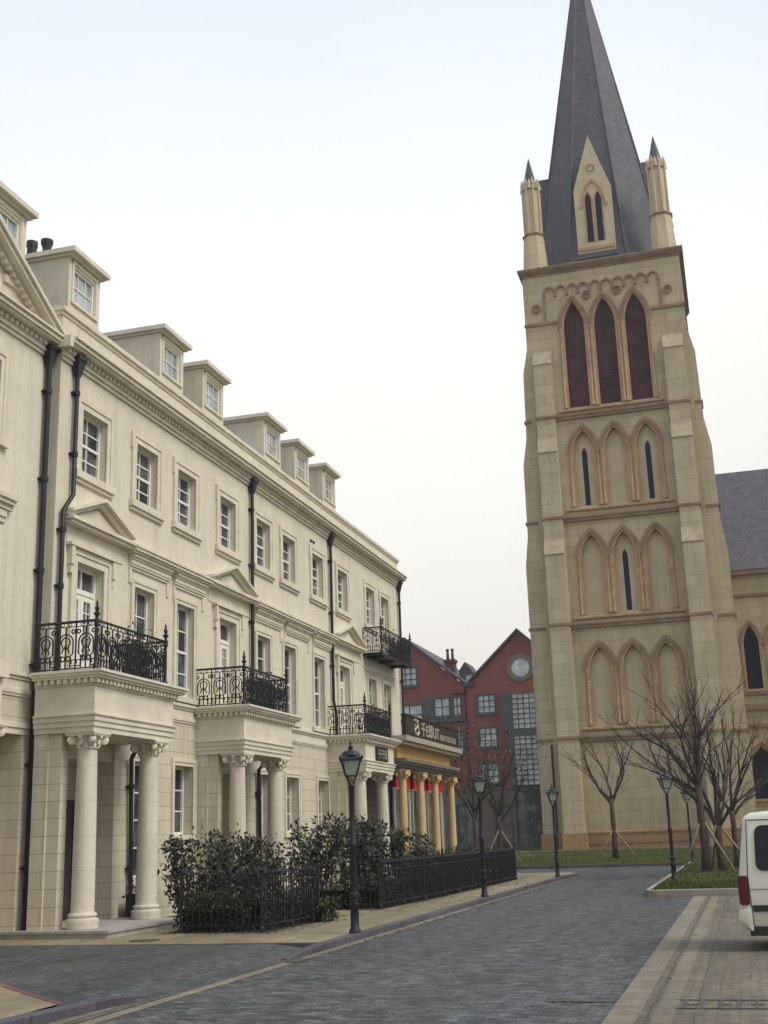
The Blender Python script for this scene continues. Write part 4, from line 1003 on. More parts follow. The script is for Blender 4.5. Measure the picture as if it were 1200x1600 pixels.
# left gable with the attic window cut out
gab([(-28.7,12.8),(-24.7,12.8),(-24.7,14.3),(-24.7,16.1),(-24.2,16.5),(-24.7,16.09)][:3]+[(-24.7,16.08)])
gab([(-24.7,14.3),(-23.35,14.3),(-23.35,15.8),(-24.2,16.5),(-24.7,16.08)]); gab([(-23.35,12.8),(-19.7,12.8),(-23.35,15.8)]); gab([(-24.7,12.8),(-23.35,12.8),(-23.35,12.95),(-24.7,12.95)])
wallb.quad((-34,YR,0),(-34,YR+14,0),(-34,YR+14,12.8),(-34,YR,12.8)); wallb.box(-34,-8,YR+.6,YR+14,0,12.7)
obj('wall', wallb, BRICK, rb)
mb = MB(); wall(mb,PR,-34,-8,0,5.0,[(-20.6,-18.9,1.0,3.8,.3),(-17.7,-16.6,.4,3.6,.3),(-16.1,-13.4,.4,4.6,.3)]); mb.box(-34,-8,YR-.08,YR+.02,4.8,5.05); obj('ground_floor_wall', mb, GREYSTONE, rb)
def rwin(a,b,c,e,cols=3,rows=3,d=.1,gl=None):
    f = MB(); t = .1
    pbox(f,PR,a-.12,a,c-.1,e+.12,-.05,.02); pbox(f,PR,b,b+.12,c-.1,e+.12,-.05,.02); pbox(f,PR,a,b,e,e+.12,-.05,.02); pbox(f,PR,a-.15,b+.15,c-.2,c-.1,-.12,.02); pbox(f,PR,a,b,c-.1,c,-.05,.02)
    for i in range(cols+1): u = a+(b-a)*i/cols; pbox(f,PR,u-.035,u+.035,c,e,d-.06,d+.02)
    for j in range(rows+1): w = c+(e-c)*j/rows; pbox(f,PR,a,b,w-.033,w+.033,d-.058,d+.02)
    o = obj('window', f, GREENFR, rb)
    g = MB(); g.quad(PR(a,c,d),PR(b,c,d),PR(b,e,d),PR(a,e,d)); obj('pane', g, gl or GLASS_SKY_PAINTED, o)
for a,b,c,e in rw: rwin(a,b,c,e,2 if b-a < 1.3 and c > 10 and a < -19 else 3, 2 if a < -19 and c > 10 and c < 12 else 3)
rwin(-20.6,-18.9,1.0,3.8,3,3,.2,GLASS); rwin(-17.7,-16.6,.4,3.6,2,4,.2,GLASS); rwin(-16.1,-13.4,.4,4.6,4,5,.2,GLASS)
for q in ((-22.9,-22.1,YR-.1,YR+.02,10.35,11.9),(-16.7,-15.98,YR-.3,YR+.02,9.02,11.9),(-14.2,-13.5,YR-.3,YR+.02,9.02,11.9)): obj('shutter', MB().box(*q), GREENFR, rb)
obj('sill_band', MB().box(-23.4,-19.6,YR-.2,YR+.01,9.95,10.2), GREENFR, rb)
# tall glazed stair bay
f = MB()
for i in range(5): u = -15.95+1.75*i/4; pbox(f,PR,u-.03,u+.03,5.0,11.75,-.28,-.2)
for j in range(19): w = 5.0+6.75*j/18; pbox(f,PR,-15.98,-14.2,w-.035,w+.035,-.282,-.2)
pbox(f,PR,-16.3,-15.98,5.0,9.0,-.3,.02); pbox(f,PR,-15.98,-14.2,8.6,9.1,-.31,-.2)
o = obj('stair_window', f, GREENFR, rb); g = MB(); pbox(g,PR,-15.95,-14.23,5.0,11.75,-.22,0); obj('pane', g, GLASS_SKY_PAINTED, o)
rr = MB()
rings = []
for j in range(25):
    a = 2*PI*j/24; rings.append([(-15.17+q*math.cos(a),y_,13.72+q*math.sin(a)) for q, y_ in ((1.05,YR+.02),(1.05,YR-.07),(.7,YR-.07),(.7,YR+.02))])
rr.loft(rings, True, False); o = obj('round_window', rr, GREYTRIM, rb)
g = MB(); g.add([(-15.17+.72*math.cos(2*PI*j/24),YR-.01,13.72+.72*math.sin(2*PI*j/24)) for j in range(24)],[tuple(range(24))]); obj('pane', g, GLASS_SKY_PAINTED, o)
mb = MB()
def slab(a, b, th=.22, y1=YR+14): 
    (ua,wa),(ub_,wb) = a, b; mb.prism([(ua,YR-.25,wa),(ub_,YR-.25,wb),(ub_,YR-.25,wb+th),(ua,YR-.25,wa+th)], (0,y1-YR+.25,0))
slab((-15.24,16.5),(-19.25,12.75)); slab((-15.24,16.5),(-11.4,12.85)); slab((-24.2,16.5),(-19.5,12.7)); slab((-24.2,16.5),(-29,12.7)); 
mb.box(-19.5,-18.9,YR-.28,YR+14,12.55,12.85)
roof = obj('roof', mb, SLATE, rb)
mb = MB(); mb.box(-21.5,-20.75,YR+2,YR+2.9,12.8,15.0); mb.box(-21.58,-20.67,YR+1.92,YR+2.98,14.8,15.02); mb.lathe([(.13,15.0),(.10,15.7),(.13,15.75),(.13,15.9)], (-21.32,YR+2.4,0), 8); mb.lathe([(.13,15.0),(.10,15.7),(.13,15.75),(.13,15.9)], (-20.93,YR+2.4,0), 8)
obj('chimney', mb, CHIMB, roof)
mb = MB(); mb.prism([(-20.6,YR+3,12.8),(-19.2,YR+3,12.8),(-19.2,YR+3,13.6),(-20.1,YR+3,14.9),(-20.6,YR+3,14.2)], (0,3,0)); obj('roof_dormer', mb, SLATE, roof)
mb = MB(); mb.box(-20.05,-19.5,YR+2.93,YR+3.0,13.05,13.75); obj('dormer_window', mb, GLASS_SKY_PAINTED, roof)
m = MB(); m.tube([(-19.55,YR-.1,12.6),(-19.55,YR-.1,5)], .06, 6); m.box(-20.6,-19.4,YR-.14,YR-.05,12.0,12.12); obj('drainpipe', m, IRON, rb)

# ------------------------------------------------------------------ street lamps
def street_lamp(loc, label):
    x, y, z = loc; t = thing('street_lamp', loc, label, 'street lamp', 'black lantern street lamps')
    m = MB()
    m.lathe([(.10,z),(.10,z+.05),(.075,z+.08),(.07,z+.42),(.085,z+.44),(.085,z+.47),(.06,z+.49),(.06,z+.56),(.09,z+.58),(.09,z+.64),(.05,z+.67),(.054,z+1.4),(.062,z+1.42),(.062,z+1.46),(.05,z+1.48),(.04,z+2.40),(.062,z+2.43),(.05,z+2.46)], (x,y,0), 14)
    obj('post', m, IRON, t, smooth=True)
    m = MB(); a0 = PI/4+.35; zb, zt = z+2.60, z+2.87
    def ring(r, zz, n=4): return [(x+r*math.cos(a0+2*PI*k/n), y+r*math.sin(a0+2*PI*k/n), zz) for k in range(n)]
    for k in range(4):
        m.tube([ring(.04,z+2.45)[k], ring(.125,zb)[k]], .011, 5); m.tube([ring(.135,zb)[k], ring(.235,zt)[k]], .015, 5)
        e = ring(.265,zt+.01)[k]; m.lathe([(.018,e[2]),(.026,e[2]+.025),(.004,e[2]+.075)], e, 6)
    for r, zz, w in ((.135,zb,.014),(.235,zt,.018)):
        q = ring(r,zz); m.tube(q+[q[0]], w, 5)
    m.loft([ring(.27,zt-.015),ring(.27,zt+.02)])
    m.loft([ring(.25,zt+.02),ring(.20,zt+.07),ring(.17,zt+.10)])
    m.lathe([(.175,zt+.08),(.16,zt+.115),(.12,zt+.15),(.06,zt+.175),(.035,zt+.20),(.05,zt+.225),(.028,zt+.245),(.018,zt+.27),(.026,zt+.285),(.004,zt+.35)], (x,y,0), 14)
    obj('lantern_frame', m, IRON, t)
    m = MB(); m.loft([ring(.125,zb+.005),ring(.222,zt-.015)]); obj('lantern_glass', m, CLOTHG, t)
    return t
l1 = street_lamp((-6.52,20.35,.1), 'black lantern lamp on the pavement in front of the farthest portico, nearest the camera')
dup(l1, (-6.55,31.3,.1), 'black lantern lamp on the pavement beside the far end of the shrub bed')
dup(l1, (-6.55,44.0,.1), 'black lantern lamp at the far corner of the left pavement')
dup(l1, (-2.15,37.2,.17), 'black lantern lamp on the right lawn kerb, left of the bare trees')
dup(l1, (-2.35,55.0,.2), 'small black lantern lamp partly hidden behind the bare tree trunks')

# ------------------------------------------------------------------ van (rear half in view)
vx, vy = -.19, 17.75
van = thing('parked_van', (vx+2.2, vy+.85, 0), 'pale cream van parked sideways at the right edge, tail to the left', 'van')
def ringv(x, zb, zt, hw, tum):
    z_ = [zb, zb+.06, zb+.35, .95, zt-.42, zt-.14, zt-.05, zt]
    hws = [hw*.94, hw*.985, hw, hw*.995, hw-tum*.55, hw-tum*.95, hw-tum*1.25, hw-tum*2.1]
    yc_ = vy+.85
    pts = [(x, yc_-h, z) for z, h in zip(z_, hws)]
    return pts+[(x, yc_+h, z) for z, h in list(zip(z_, hws))[::-1]]
secs = [(.02,.36,1.73,.80,.10),(.05,.32,1.77,.835,.10),(.12,.30,1.81,.85,.10),(.6,.30,1.84,.85,.10),(1.6,.30,1.86,.85,.10),(2.4,.30,1.84,.85,.10),(3.0,.30,1.80,.845,.12),(3.55,.30,1.38,.84,.14),(3.9,.30,1.12,.82,.12),(4.3,.33,1.0,.78,.1),(4.38,.40,.9,.72,.1)]
m = MB(); 
for i, s in enumerate(secs): pass
rings = []
for x, zb, zt, hw, tm in secs:
    r = ringv(vx+x, zb, max(zt, 1.0), hw, tm)
    # slanted tailgate: upper points lean forward at the back
    if x < .2: r = [(p[0]+max(0, (p[2]-.95))*.16+ (.0 if p[2] > .5 else .0), p[1], p[2]) for p in r]
    elif x > 2.9: r = [(p[0], p[1], min(p[2], zt)) for p in r]
    rings.append(r)
m.loft(rings); body = obj('body', m, PAINT, van, smooth=True)
ys_ = vy-.006
def side(name, pts, mat, th=.012, dy=0, parent=van):
    """flat panel following the near flank"""
    m = MB()
    def yy(z): 
        zt = 1.9; 
        h = .85 if z < .95 else .85-.055*min(1, (z-.95)/.53)-.04*max(0, (z-1.48)/.28)
        return vy+.85-h-.004-dy
    a = [(vx+x, yy(z), z) for x, z in pts]; b = [(vx+x, yy(z)-th, z) for x, z in pts]
    m.loft([a, b]); return obj(name, m, mat, parent)
def rrect(x0,x1,z0,z1,r,sl=0,n=4):
    out = []
    for cx_, cz, a0 in ((x1-r,z0+r,-90),(x1-r,z1-r,0),(x0+r,z1-r,90),(x0+r,z0+r,180)):
        for i in range(n+1):
            a = R(a0+90*i/n); z = cz+r*math.sin(a); out.append((cx_+r*math.cos(a)+sl*(z-z0), z))
    return out
side('side_window', rrect(.255,1.45,1.04,1.64,.10,.06), VGLASS)
side('side_window', rrect(1.62,2.75,1.04,1.62,.10,.02), VGLASS)
side('tail_lamp', rrect(.0,.135,.60,.98,.03,.0), LAMPRED, .02, -.01)
side('side_moulding', [(.17,.515),(2.9,.515),(2.9,.595),(.16,.595)], RUBBER, .022)
side('door_seam', [(.15,.33),(.162,.33),(.145,.98),(.20,1.72),(.188,1.72),(.133,.98)], RUBBER, .003)
side('door_seam', [(.20,1.705),(2.9,1.705),(2.9,1.72),(.20,1.72)], RUBBER, .003)
side('door_seam', [(.145,.795),(2.9,.80),(2.9,.81),(.145,.805)], GREYTRIM, .002)
m = MB(); m.box(vx+.10,vx+4.2,vy+.02,vy+1.68,.20,.32); obj('sill_skirt', m, RUBBER, van)
m = MB(); r_ = []
for z, o in ((.27,.08),(.33,.0),(.42,-.035),(.52,-.02),(.565,.03)):
    r_.append([(vx+.15,vy-.02,z),(vx+.09+o*.5,vy-.02,z),(vx+o,vy+.06,z),(vx+o,vy+1.64,z),(vx+.09+o*.5,vy+1.72,z),(vx+.15,vy+1.72,z)])
m.loft(r_); obj('rear_bumper', m, PAINT, van, smooth=True)
m = MB()
m.loft([[(vx+.03+(z-.95)*.16-q,y,z) for y, z in ((vy+.12,1.12),(vy+1.58,1.12),(vy+1.50,1.66),(vy+.20,1.66))] for q in (-.045,.02)])
obj('rear_window', m, VGLASS, van)
for wx in (.95,3.55):
    for wy in (vy+.02, vy+1.50):
        m = MB()
        rg = []
        for yy_, rr_ in ((0,.24),(.02,.31),(.16,.31),(.18,.24)): rg.append([(vx+wx+rr_*math.cos(2*PI*j/24), wy+yy_, .31+rr_*math.sin(2*PI*j/24)) for j in range(24)])
        m.loft(rg); w_ = obj('wheel', m, RUBBER, van, smooth=True)
        m = MB(); yy_ = wy-.012 if wy < vy+.8 else wy+.18
        m.loft([[(vx+wx+q*math.cos(2*PI*j/20), y2, .31+q*math.sin(2*PI*j/20)) for j in range(20)] for q, y2 in ((.21,yy_),(.19,yy_+.012))]); obj('rim', m, CHROME, w_)

side('door_handle', rrect(1.30,1.48,.885,.925,.015), GREYTRIM, .03)
side('fuel_flap', rrect(.45,.63,.62,.76,.02), PAINT, .006)
# ------------------------------------------------------------------ vegetation
def leaf_cloud(mb, r, n, inside, size, zmin=0):
    k = 0
    while k < n:
        p = inside(r)
        if p is None: continue
        k += 1
        s = size*r.uniform(.6,1.3); a = Vector((r.gauss(0,1),r.gauss(0,1),r.gauss(0,1))).normalized()
        b = a.cross(Vector((r.gauss(0,1),r.gauss(0,1),r.gauss(0,1)))).normalized()
        p = Vector(p)
        mb.add([p-a*s, p+b*s*.45, p+a*s, p-b*s*.45], [(0,1,2,3)])
def hedge(name, poly, z0, h, n, label, seed, mat=HEDGE):
    """clipped low hedge following a ground polyline [(x, y, half width)]"""
    r = random.Random(seed); mb = MB(); core = MB(); segs = []
    for (xa,ya,wa),(xb,yb,wb) in zip(poly[:-1], poly[1:]): segs.append((xa,ya,wa,xb,yb,wb,math.hypot(xb-xa,yb-ya)))
    tot = sum(s[6] for s in segs)
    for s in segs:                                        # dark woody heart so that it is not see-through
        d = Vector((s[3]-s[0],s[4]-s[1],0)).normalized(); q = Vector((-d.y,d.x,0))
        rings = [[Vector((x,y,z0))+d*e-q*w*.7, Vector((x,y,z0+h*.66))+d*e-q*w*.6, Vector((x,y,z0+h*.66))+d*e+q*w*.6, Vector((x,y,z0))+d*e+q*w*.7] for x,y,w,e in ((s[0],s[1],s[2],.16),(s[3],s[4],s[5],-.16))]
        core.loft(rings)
    def ins(r):
        t = r.uniform(0,tot)
        for s in segs:
            if t <= s[6]: break
            t -= s[6]
        f = t/s[6]+r.gauss(0,.03/s[6]); x = s[0]+(s[3]-s[0])*f; y = s[1]+(s[4]-s[1])*f; w = s[2]+(s[5]-s[2])*f
        d = Vector((s[3]-s[0],s[4]-s[1])).normalized(); q = Vector((-d.y,d.x))
        o = r.uniform(-1,1); z = r.uniform(0,1)
        if abs(o) < .55 and z < .6 and .18 < t < s[6]-.18: return None
        hh = h*(1+.13*math.sin(x*2.3+y*1.7)+.09*math.sin(y*5.1)+.06*math.sin(x*9+y*3.7))
        return (x+q.x*o*w+r.gauss(0,.02), y+q.y*o*w+r.gauss(0,.02), z0+z*hh+r.gauss(0,.015))
    leaf_cloud(mb, r, n, ins, .042)
    o = obj(name, mb, mat, None, org=(poly[0][0],poly[0][1],z0)); obj('branches', core, DARKTWIG, o); return tag(o, label, 'hedge')
def shrub_mb(seed, h, rad, n):
    r = random.Random(seed); st = MB(); lf = MB(); tips = []
    for k in range(9):
        a = r.uniform(0,2*PI); rr = rad*r.uniform(.2,1); hh = h*r.uniform(.7,1.02)
        p = [Vector((r.uniform(-.08,.08),r.uniform(-.08,.08),0))]
        for i in range(1,6):
            f = i/5; p.append(Vector((math.cos(a)*rr*f**.8+r.gauss(0,.03), math.sin(a)*rr*f**.8+r.gauss(0,.03), hh*f)))
        st.tube(p, [.018,.016,.013,.010,.007,.004], 5)
        for i in (2,3,4,5):
            tips.append((p[i], .17 if i < 5 else .12))
            for _ in range(2):
                q = p[i]+Vector((r.gauss(0,.14),r.gauss(0,.14),r.uniform(.02,.2))); st.tube([p[i],q], [.007,.003], 4); tips.append((q,.12))
    def ins(r):
        p, s = r.choice(tips); return p+Vector((r.gauss(0,s*.7),r.gauss(0,s*.7),r.gauss(0,s*.8)))
    leaf_cloud(lf, r, n, ins, .065)
    lf.v = [(x,y,max(z,.05)) for x,y,z in lf.v]
    return st, lf
protos = []
def shrub(loc, kind, scale, label, rot):
    if kind not in [p[0] for p in protos]:
        st, lf = shrub_mb(50+kind, 1.75, .55, 780)
        t = thing('shrub', (0,0,0), label, 'shrub', 'dark leafy shrubs in the front beds')
        obj('stems', st, TWIG, t); obj('foliage', lf, SHRUB, t); protos.append((kind, t))
        t.location = loc; t.rotation_euler = (0,0,rot); t.scale = (scale,)*3; return t
    return dup([p[1] for p in protos if p[0] == kind][0], loc, label, None, rot, scale)
bed1 = [(-11.6,24.3,.95),(-10.9,25.0,.95),(-9.95,21.75,.80),(-10.3,24.0,.9),(-9.35,22.1,.86),(-9.5,24.2,.85),(-8.85,21.6,.62)]
d1 = ['leafy shrub under the ground-floor window right of the nearest portico','rear shrub against the wall between the first two porticoes','tall shrub at the left front of the first bed, by the second column','shrub in the middle of the first bed behind the front row','tallest front shrub at the middle of the first railing','rear shrub of the first bed nearest the second portico','small shrub just behind the first railing corner']
for i, (x,y,s) in enumerate(bed1): shrub((x,y,.1), i%3, s, d1[i], i*1.3)
bed2 = [(-10.6,29.2,1.02),(-9.9,28.2,1.06),(-9.6,29.6,1.08),(-9.2,28.4,1.05),(-9.0,30.0,1.06),(-8.8,31.2,.98),(-8.7,32.6,.85),(-9.6,31.6,1.0),(-9.0,34.2,.68),(-9.3,35.8,.58),(-8.8,37.6,.48)]
d2 = ['shrub in the second bed closest to the second portico','large shrub at the near left of the second bed','large shrub in front of the second portico door','large shrub at the near front of the second bed','big shrub behind the nearest lamp post','shrub right of the nearest lamp post along the railing','shrub halfway along the second railing','big rear shrub below the ground-floor windows','medium shrub before the farthest portico','smaller shrub left of the yellow shopfront','smallest shrub in front of the yellow shop column']
for i, (x,y,s) in enumerate(bed2): shrub((x,y,.1), (i+1)%3, s, d2[i], i*1.7+.4)
hedge('hedge', [(-10.15,21.15,.30),(-8.75,21.1,.30),(-8.62,23.4,.30)], .1, .58, 6000, 'clipped low dark hedge round the first bed by the nearest portico', 11)
hedge('hedge', [(-10.2,27.4,.32),(-8.4,27.15,.35),(-8.25,31,.35),(-8.1,36,.34),(-8.05,42.1,.32)], .1, .62, 12000, 'long low dark hedge behind the second iron railing', 12)
hedge('hedge', [(-8.9,33.5,.5),(-8.7,38,.45),(-8.6,42,.4)], .1, .95, 9000, 'taller loose dark hedge in front of the yellow shop columns', 15)
hedge('hedge', [(-8.15,23.0,.22),(-8.15,23.7,.26),(-8.6,24.0,.22)], .1, .36, 1200, 'small round low plant at the end of the first bed', 14)

r = random.Random(77); mb = MB()
for (xa, xb, ya, yb, k) in ((-10.3,-8.0,20.3,20.75,90),(-8.2,-7.7,20.7,26.5,90),(-7.75,-6.6,26,43,160),(-6.4,-5.9,17,44,140),(-2.6,3,30.5,31.7,60),(-2.2,2,33,46,200),(-1,3,14,30,60)):
    for _ in range(k):
        x, y = r.uniform(xa,xb), r.uniform(ya,yb); z = .115 if x < -6.45 else (.22 if y > 31.9 and x > -2.5 else .02); a = r.uniform(0,6.28); q = r.uniform(.02,.04)
        mb.add([(x+q*math.cos(a),y+q*math.sin(a),z),(x-q*.5*math.sin(a),y+q*.5*math.cos(a),z+.015),(x-q*math.cos(a),y-q*math.sin(a),z),(x+q*.5*math.sin(a),y-q*.5*math.cos(a),z+.01)],[(0,1,2,3)])
o = obj('fallen_leaves', mb, REDLEAF); o['kind'] = 'stuff'; tag(o, 'scattered dry leaves on the paving and lawn', 'leaves')
# iron fences
def fence(pts, z0, h, label, gap=.115, posts=1.6):
    t = thing('iron_fence', (pts[0][0],pts[0][1],z0), label, 'fence')
    bars = MB(); rails = MB()
    for (xa,ya),(xb,yb) in zip(pts[:-1], pts[1:]):
        L = math.hypot(xb-xa,yb-ya); d = ((xb-xa)/L,(yb-ya)/L)
        for zz in (z0+.12, z0+h-.18): rails.tube([(xa,ya,zz),(xb,yb,zz)], .016, 4)
        n = int(L/gap)
        for i in range(1, n):
            x, y = xa+d[0]*L*i/n, ya+d[1]*L*i/n
            bars.tube([(x,y,z0),(x,y,z0+h-.05)], .013, 4); bars.lathe([(.012,z0+h-.06),(.026,z0+h-.02),(.002,z0+h+.06)], (x,y,0), 4)
    obj('railing_bars', bars, IRON, t); obj('rails', rails, IRON, t)
    pp = []
    for (xa,ya),(xb,yb) in zip(pts[:-1], pts[1:]):
        L = math.hypot(xb-xa,yb-ya); k = max(1, round(L/posts))
        for i in range(k): pp.append((xa+(xb-xa)*i/k, ya+(yb-ya)*i/k))
    pp.append(pts[-1])
    for x, y in pp:
        m = MB(); m.lathe([(.045,z0),(.045,z0+.08),(.026,z0+.1),(.026,z0+h),(.05,z0+h+.02),(.05,z0+h+.05),(.02,z0+h+.08),(.045,z0+h+.13),(.03,z0+h+.18),(.004,z0+h+.26)], (x,y,0), 8); obj('post', m, IRON, t, smooth=True)
fence([(-9.95,20.78),(-8.36,20.72),(-8.2,23.3)], .1, 1.02, 'black iron railing round the first bed by the nearest portico')
fence([(-9.9,27.1),(-8.0,26.85),(-7.78,32),(-7.72,42.3),(-10.9,42.45)], .1, 1.02, 'long black iron railing between pavement and shrubs up to the shop')

# bare trees
def grow(mb, r, p, d, L, rad, depth, spread=.45, lift=.12, kids=None, tips=None):
    n = 4; pts = [Vector(p)]; dd = Vector(d).normalized()
    for i in range(n):
        dd = (dd+Vector((r.gauss(0,.10),r.gauss(0,.10),r.gauss(0,.05)+lift*.25))).normalized(); pts.append(pts[-1]+dd*L/n)
    mb.tube(pts, [rad*(1-.45*i/n) for i in range(n+1)], 6 if rad > .02 else 4)
    if depth <= 0:
        if tips is not None: tips.append(pts[-1])
        return
    k = kids or r.choice((2,2,3))
    for j in range(k):
        q = pts[-1] if j < 2 else pts[r.choice((2,3))]
        nd = (dd+Vector((r.gauss(0,spread),r.gauss(0,spread),r.gauss(0,spread*.5)+lift))).normalized()
        grow(mb, r, q, nd, L*r.uniform(.6,.85), rad*.52*r.uniform(.85,1.1), depth-1, spread, lift, None, tips)
    if depth >= 1:
        for j in range(3):
            q = pts[r.choice((1,2,3))]; nd = (dd+Vector((r.gauss(0,spread*1.5),r.gauss(0,spread*1.5),.1))).normalized()
            grow(mb, r, q, nd, L*r.uniform(.35,.6), rad*.26, 0 if depth < 3 else 1, spread, lift, None, tips)
def tree(loc, label, seed, trunk_h, trunk_r, limbs, depth, group=None, leaves=0, lean=(0,0), wrap=True, name='bare_tree'):
    """limbs: list of (start height fraction, direction, length)"""
    r = random.Random(seed); L = Vector(loc)
    t = thing(name, loc, label, 'tree', group)
    m = MB(); pts = [L+Vector((lean[0]*f+r.gauss(0,.012), lean[1]*f+r.gauss(0,.012), trunk_h*f-.05)) for f in (0,.25,.5,.75,1)]
    m.tube(pts, [trunk_r*1.25,trunk_r*1.02,trunk_r*.95,trunk_r*.9,trunk_r*.85], 12); obj('trunk', m, BARK2 if wrap else BARK, t, smooth='all')
    c = MB(); tips = []
    for f, d, ln in limbs:
        p = L+Vector((lean[0]*f, lean[1]*f, trunk_h*f-.05-trunk_r*.3))
        grow(c, r, p, d, ln, trunk_r*r.uniform(.5,.62), depth, .36, .10, 3, tips)
    obj('crown', c, BARK, t, smooth='all')
    if leaves:
        lf = MB(); leaf_cloud(lf, r, leaves, lambda r: r.choice(tips)+Vector((r.gauss(0,.25),r.gauss(0,.25),r.gauss(0,.3))), .06); obj('leaves', lf, REDLEAF, t)
    return t
tree((-6.15,60.5,.38), 'small bare tree with spreading forked limbs in front of the tower, propped by stakes', 21, 2.75, .13, [(1,(-1.1,.2,1),1.75),(1,(-.1,.3,1),1.8),(1,(.9,-.2,1),1.6),(.9,(.45,.4,1),1.7),(.92,(-.6,-.5,1),1.6)], 2, 'bare street trees')
tree((-1.42,43.2,.17), 'bare tree with one thick straight trunk near the van', 22, 2.9, .145, [(1,(-.75,.1,1),1.5),(1,(-.35,-.4,1),1.7),(1,(-.1,.4,1),1.9),(.92,(-.9,.3,.75),1.6),(.8,(-.7,-.4,.8),1.3),(1,(.3,0,1),1.6),(.85,(.2,-.3,1),1.5)], 3, 'bare street trees')
tree((-.95,44.6,.2), 'bare multi-limbed tree between the thick straight trunk and the van', 23, 1.5, .135, [(1,(.0,.1,1),1.7),(1,(.35,.3,1),1.8),(.95,(.75,-.1,1),1.8),(.95,(-.3,-.2,1),1.7),(.9,(.5,.5,.9),1.4),(.9,(-.15,.5,1),1.6)], 3, 'bare street trees')
tree((-.45,47.5,.22), 'bare tree at the back of the clump, leaning right behind the van roof', 24, 2.0, .11, [(1,(.5,0,1),1.6),(1,(-.1,.2,1),1.8),(.9,(.8,.3,.9),1.5),(.9,(-.4,.4,1),1.5)], 3, 'bare street trees')
tree((-11.4,58.8,.18), 'bare staked tree on the lawn left of the tower', 25, 2.3, .12, [(1,(.5,0,1),1.5),(1,(-.2,.3,1),1.7),(.9,(.75,-.2,1),1.4),(.9,(-.55,.1,1),1.4),(1,(.1,-.3,1),1.6)], 3, 'bare street trees')
tree((-11.3,52.6,.1), 'young tree with sparse reddish leaves beyond the shop', 26, 2.5, .09, [(1,(.3,0,1),1.5),(1,(-.35,.2,1),1.5),(.85,(.55,-.3,1),1.3),(.9,(-.4,-.4,1),1.3),(1,(0,.1,1),1.7)], 3, None, 1500, name='young_tree')
# support poles
def stakes(tx, ty, tz, ht, spread, labels, n=3, a0=.3):
    for k in range(n):
        a = a0+2*PI*k/n; m = MB(); b = (tx+spread*math.cos(a), ty+spread*math.sin(a), tz-.05)
        m.tube([b,(tx+.12*math.cos(a),ty+.12*math.sin(a),tz+ht),(tx+.05*math.cos(a),ty+.05*math.sin(a),tz+ht+.12)], .042, 7)
        o = obj('tree_stake', m, POLE, None, smooth='all', org=b); tag(o, labels[k], 'stake', 'wooden tree stakes')
stakes(-6.15,60.5,.38,1.15,1.05,['wooden stake right of the tree in front of the tower','rear wooden stake of the tree in front of the tower','wooden stake left of the tree in front of the tower'], a0=-.3)
stakes(-1.42,43.2,.17,1.55,1.0,['wooden stake leaning right against the thick straight trunk','rear wooden stake behind the thick straight trunk','wooden stake leaning left beside the lawn lamp'], a0=-.35)
stakes(-.95,44.6,.2,1.4,1.1,['wooden stake nearest the van tail','rear wooden stake of the multi-limbed tree','wooden stake between the two nearest bare trunks'], a0=-.2)
stakes(-11.4,58.8,.18,1.5,1.1,['pale wooden stake right of the tree left of the tower','rear wooden stake of the tree left of the tower','wooden stake left of that tree, near the railing end'], a0=-.2)
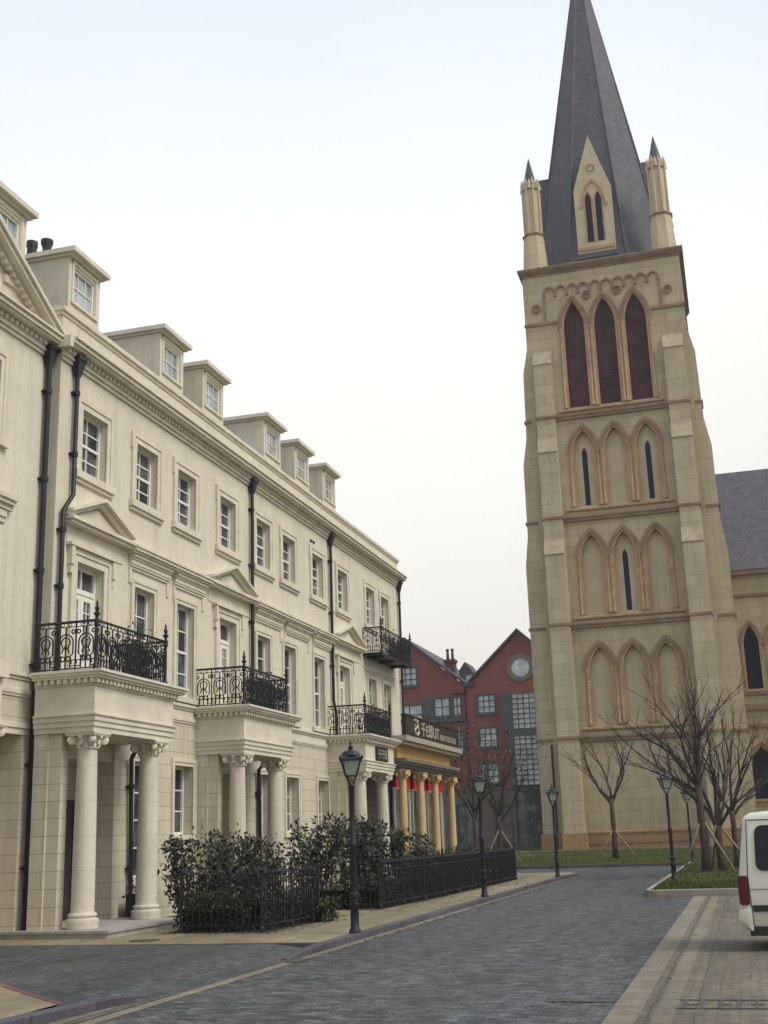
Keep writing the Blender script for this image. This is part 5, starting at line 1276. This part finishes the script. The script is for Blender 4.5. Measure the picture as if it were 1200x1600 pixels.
# plants on balconies, planter by the wall
def plant(loc, sx, sy, h, n, label, seed):
    r = random.Random(seed); lf = MB(); x, y, z = loc
    t = thing('potted_plant', loc, label, 'plant')
    m = MB(); m.box(x-sx*.8,x+sx*.8,y-sy*.9,y+sy*.9,z,z+h*.3); obj('trough', m, IRON, t)
    leaf_cloud(lf, r, n, lambda r: (x+r.gauss(0,sx*.55), y+r.uniform(-sy,sy), z+h*.25+abs(r.gauss(0,h*.33))), .045); obj('foliage', lf, HEDGE, t)
plant((-11.55,21.9,4.86),.14,.42,.95,900,'dark leafy plant behind the nearest balcony railing',31)
plant((-11.55,28.9,4.86),.14,.5,.95,900,'dark leafy plant behind the middle balcony railing',32)
plant((-11.55,38.8,4.86),.14,.5,.9,700,'dark leafy plant behind the farthest portico balcony railing',33)
plant((-12.1,43.9,8.07),.12,1.0,.8,900,'long trough of dark plants on the high end balcony',34)
plant((-12.2,23.5,.24),.24,.24,1.5,60,'black planter beside the lower drainpipe of the first portico',35)

# ironwork in the paving
m = MB()
for i in range(7): m.box(-.765+i*.17,-.735+i*.17,12.37,12.93,.004,.010)
m.box(-.82,.40,12.345,12.37,.004,.011); m.box(-.82,.40,12.93,12.955,.004,.011)
for i in range(4): m.box(-.73+i*.3,-.60+i*.3,12.62,12.645,.004,.009)
o = obj('drain_grate', m, GRATE, None, org=(-.2,12.65,.004)); tag(o, 'worn iron drain grate in the tan paving at lower right', 'drain')
m = MB(); m.lathe([(.26,.104),(.26,.109),(.22,.111)], (-9.9,19.3,0), 20); o = obj('manhole_cover', m, GRATE, None, org=(-9.9,19.3,.104)); tag(o, 'flat grey cover in the pavement before the first portico', 'cover')
m = MB(); m.box(-2.1,-1.42,12.75,12.87,.004,.011)
for i in range(6): m.box(-2.05+i*.1,-2.02+i*.1,12.76,12.86,.011,.014)
o = obj('gutter_drain', m, GRATE, None, org=(-1.5,12.9,.004)); tag(o, 'narrow dark gutter drain at the edge of the road setts', 'drain')
m = MB(); m.box(-6.36,-6.16,16.6,17.2,.007,.014); o = obj('gutter_drain', m, GRATE, None, org=(-6.26,16.9,.007)); tag(o, 'dark gutter drain by the start of the left kerb', 'drain')

# ------------------------------------------------------------------ thin misty air
m = bpy.data.materials.new('misty_air'); m.use_nodes = True
t = m.node_tree; t.nodes.clear()
o_ = t.nodes.new('ShaderNodeOutputMaterial'); v_ = t.nodes.new('ShaderNodeVolumePrincipled')
v_.inputs['Color'].default_value = (.93,.94,.97,1); v_.inputs['Density'].default_value = .0006; v_.inputs['Anisotropy'].default_value = .2
t.links.new(v_.outputs[0], o_.inputs['Volume'])
hz = obj('haze', MB().box(-90,90,-40,150,-1.1,70), m); hz['kind'] = 'stuff'
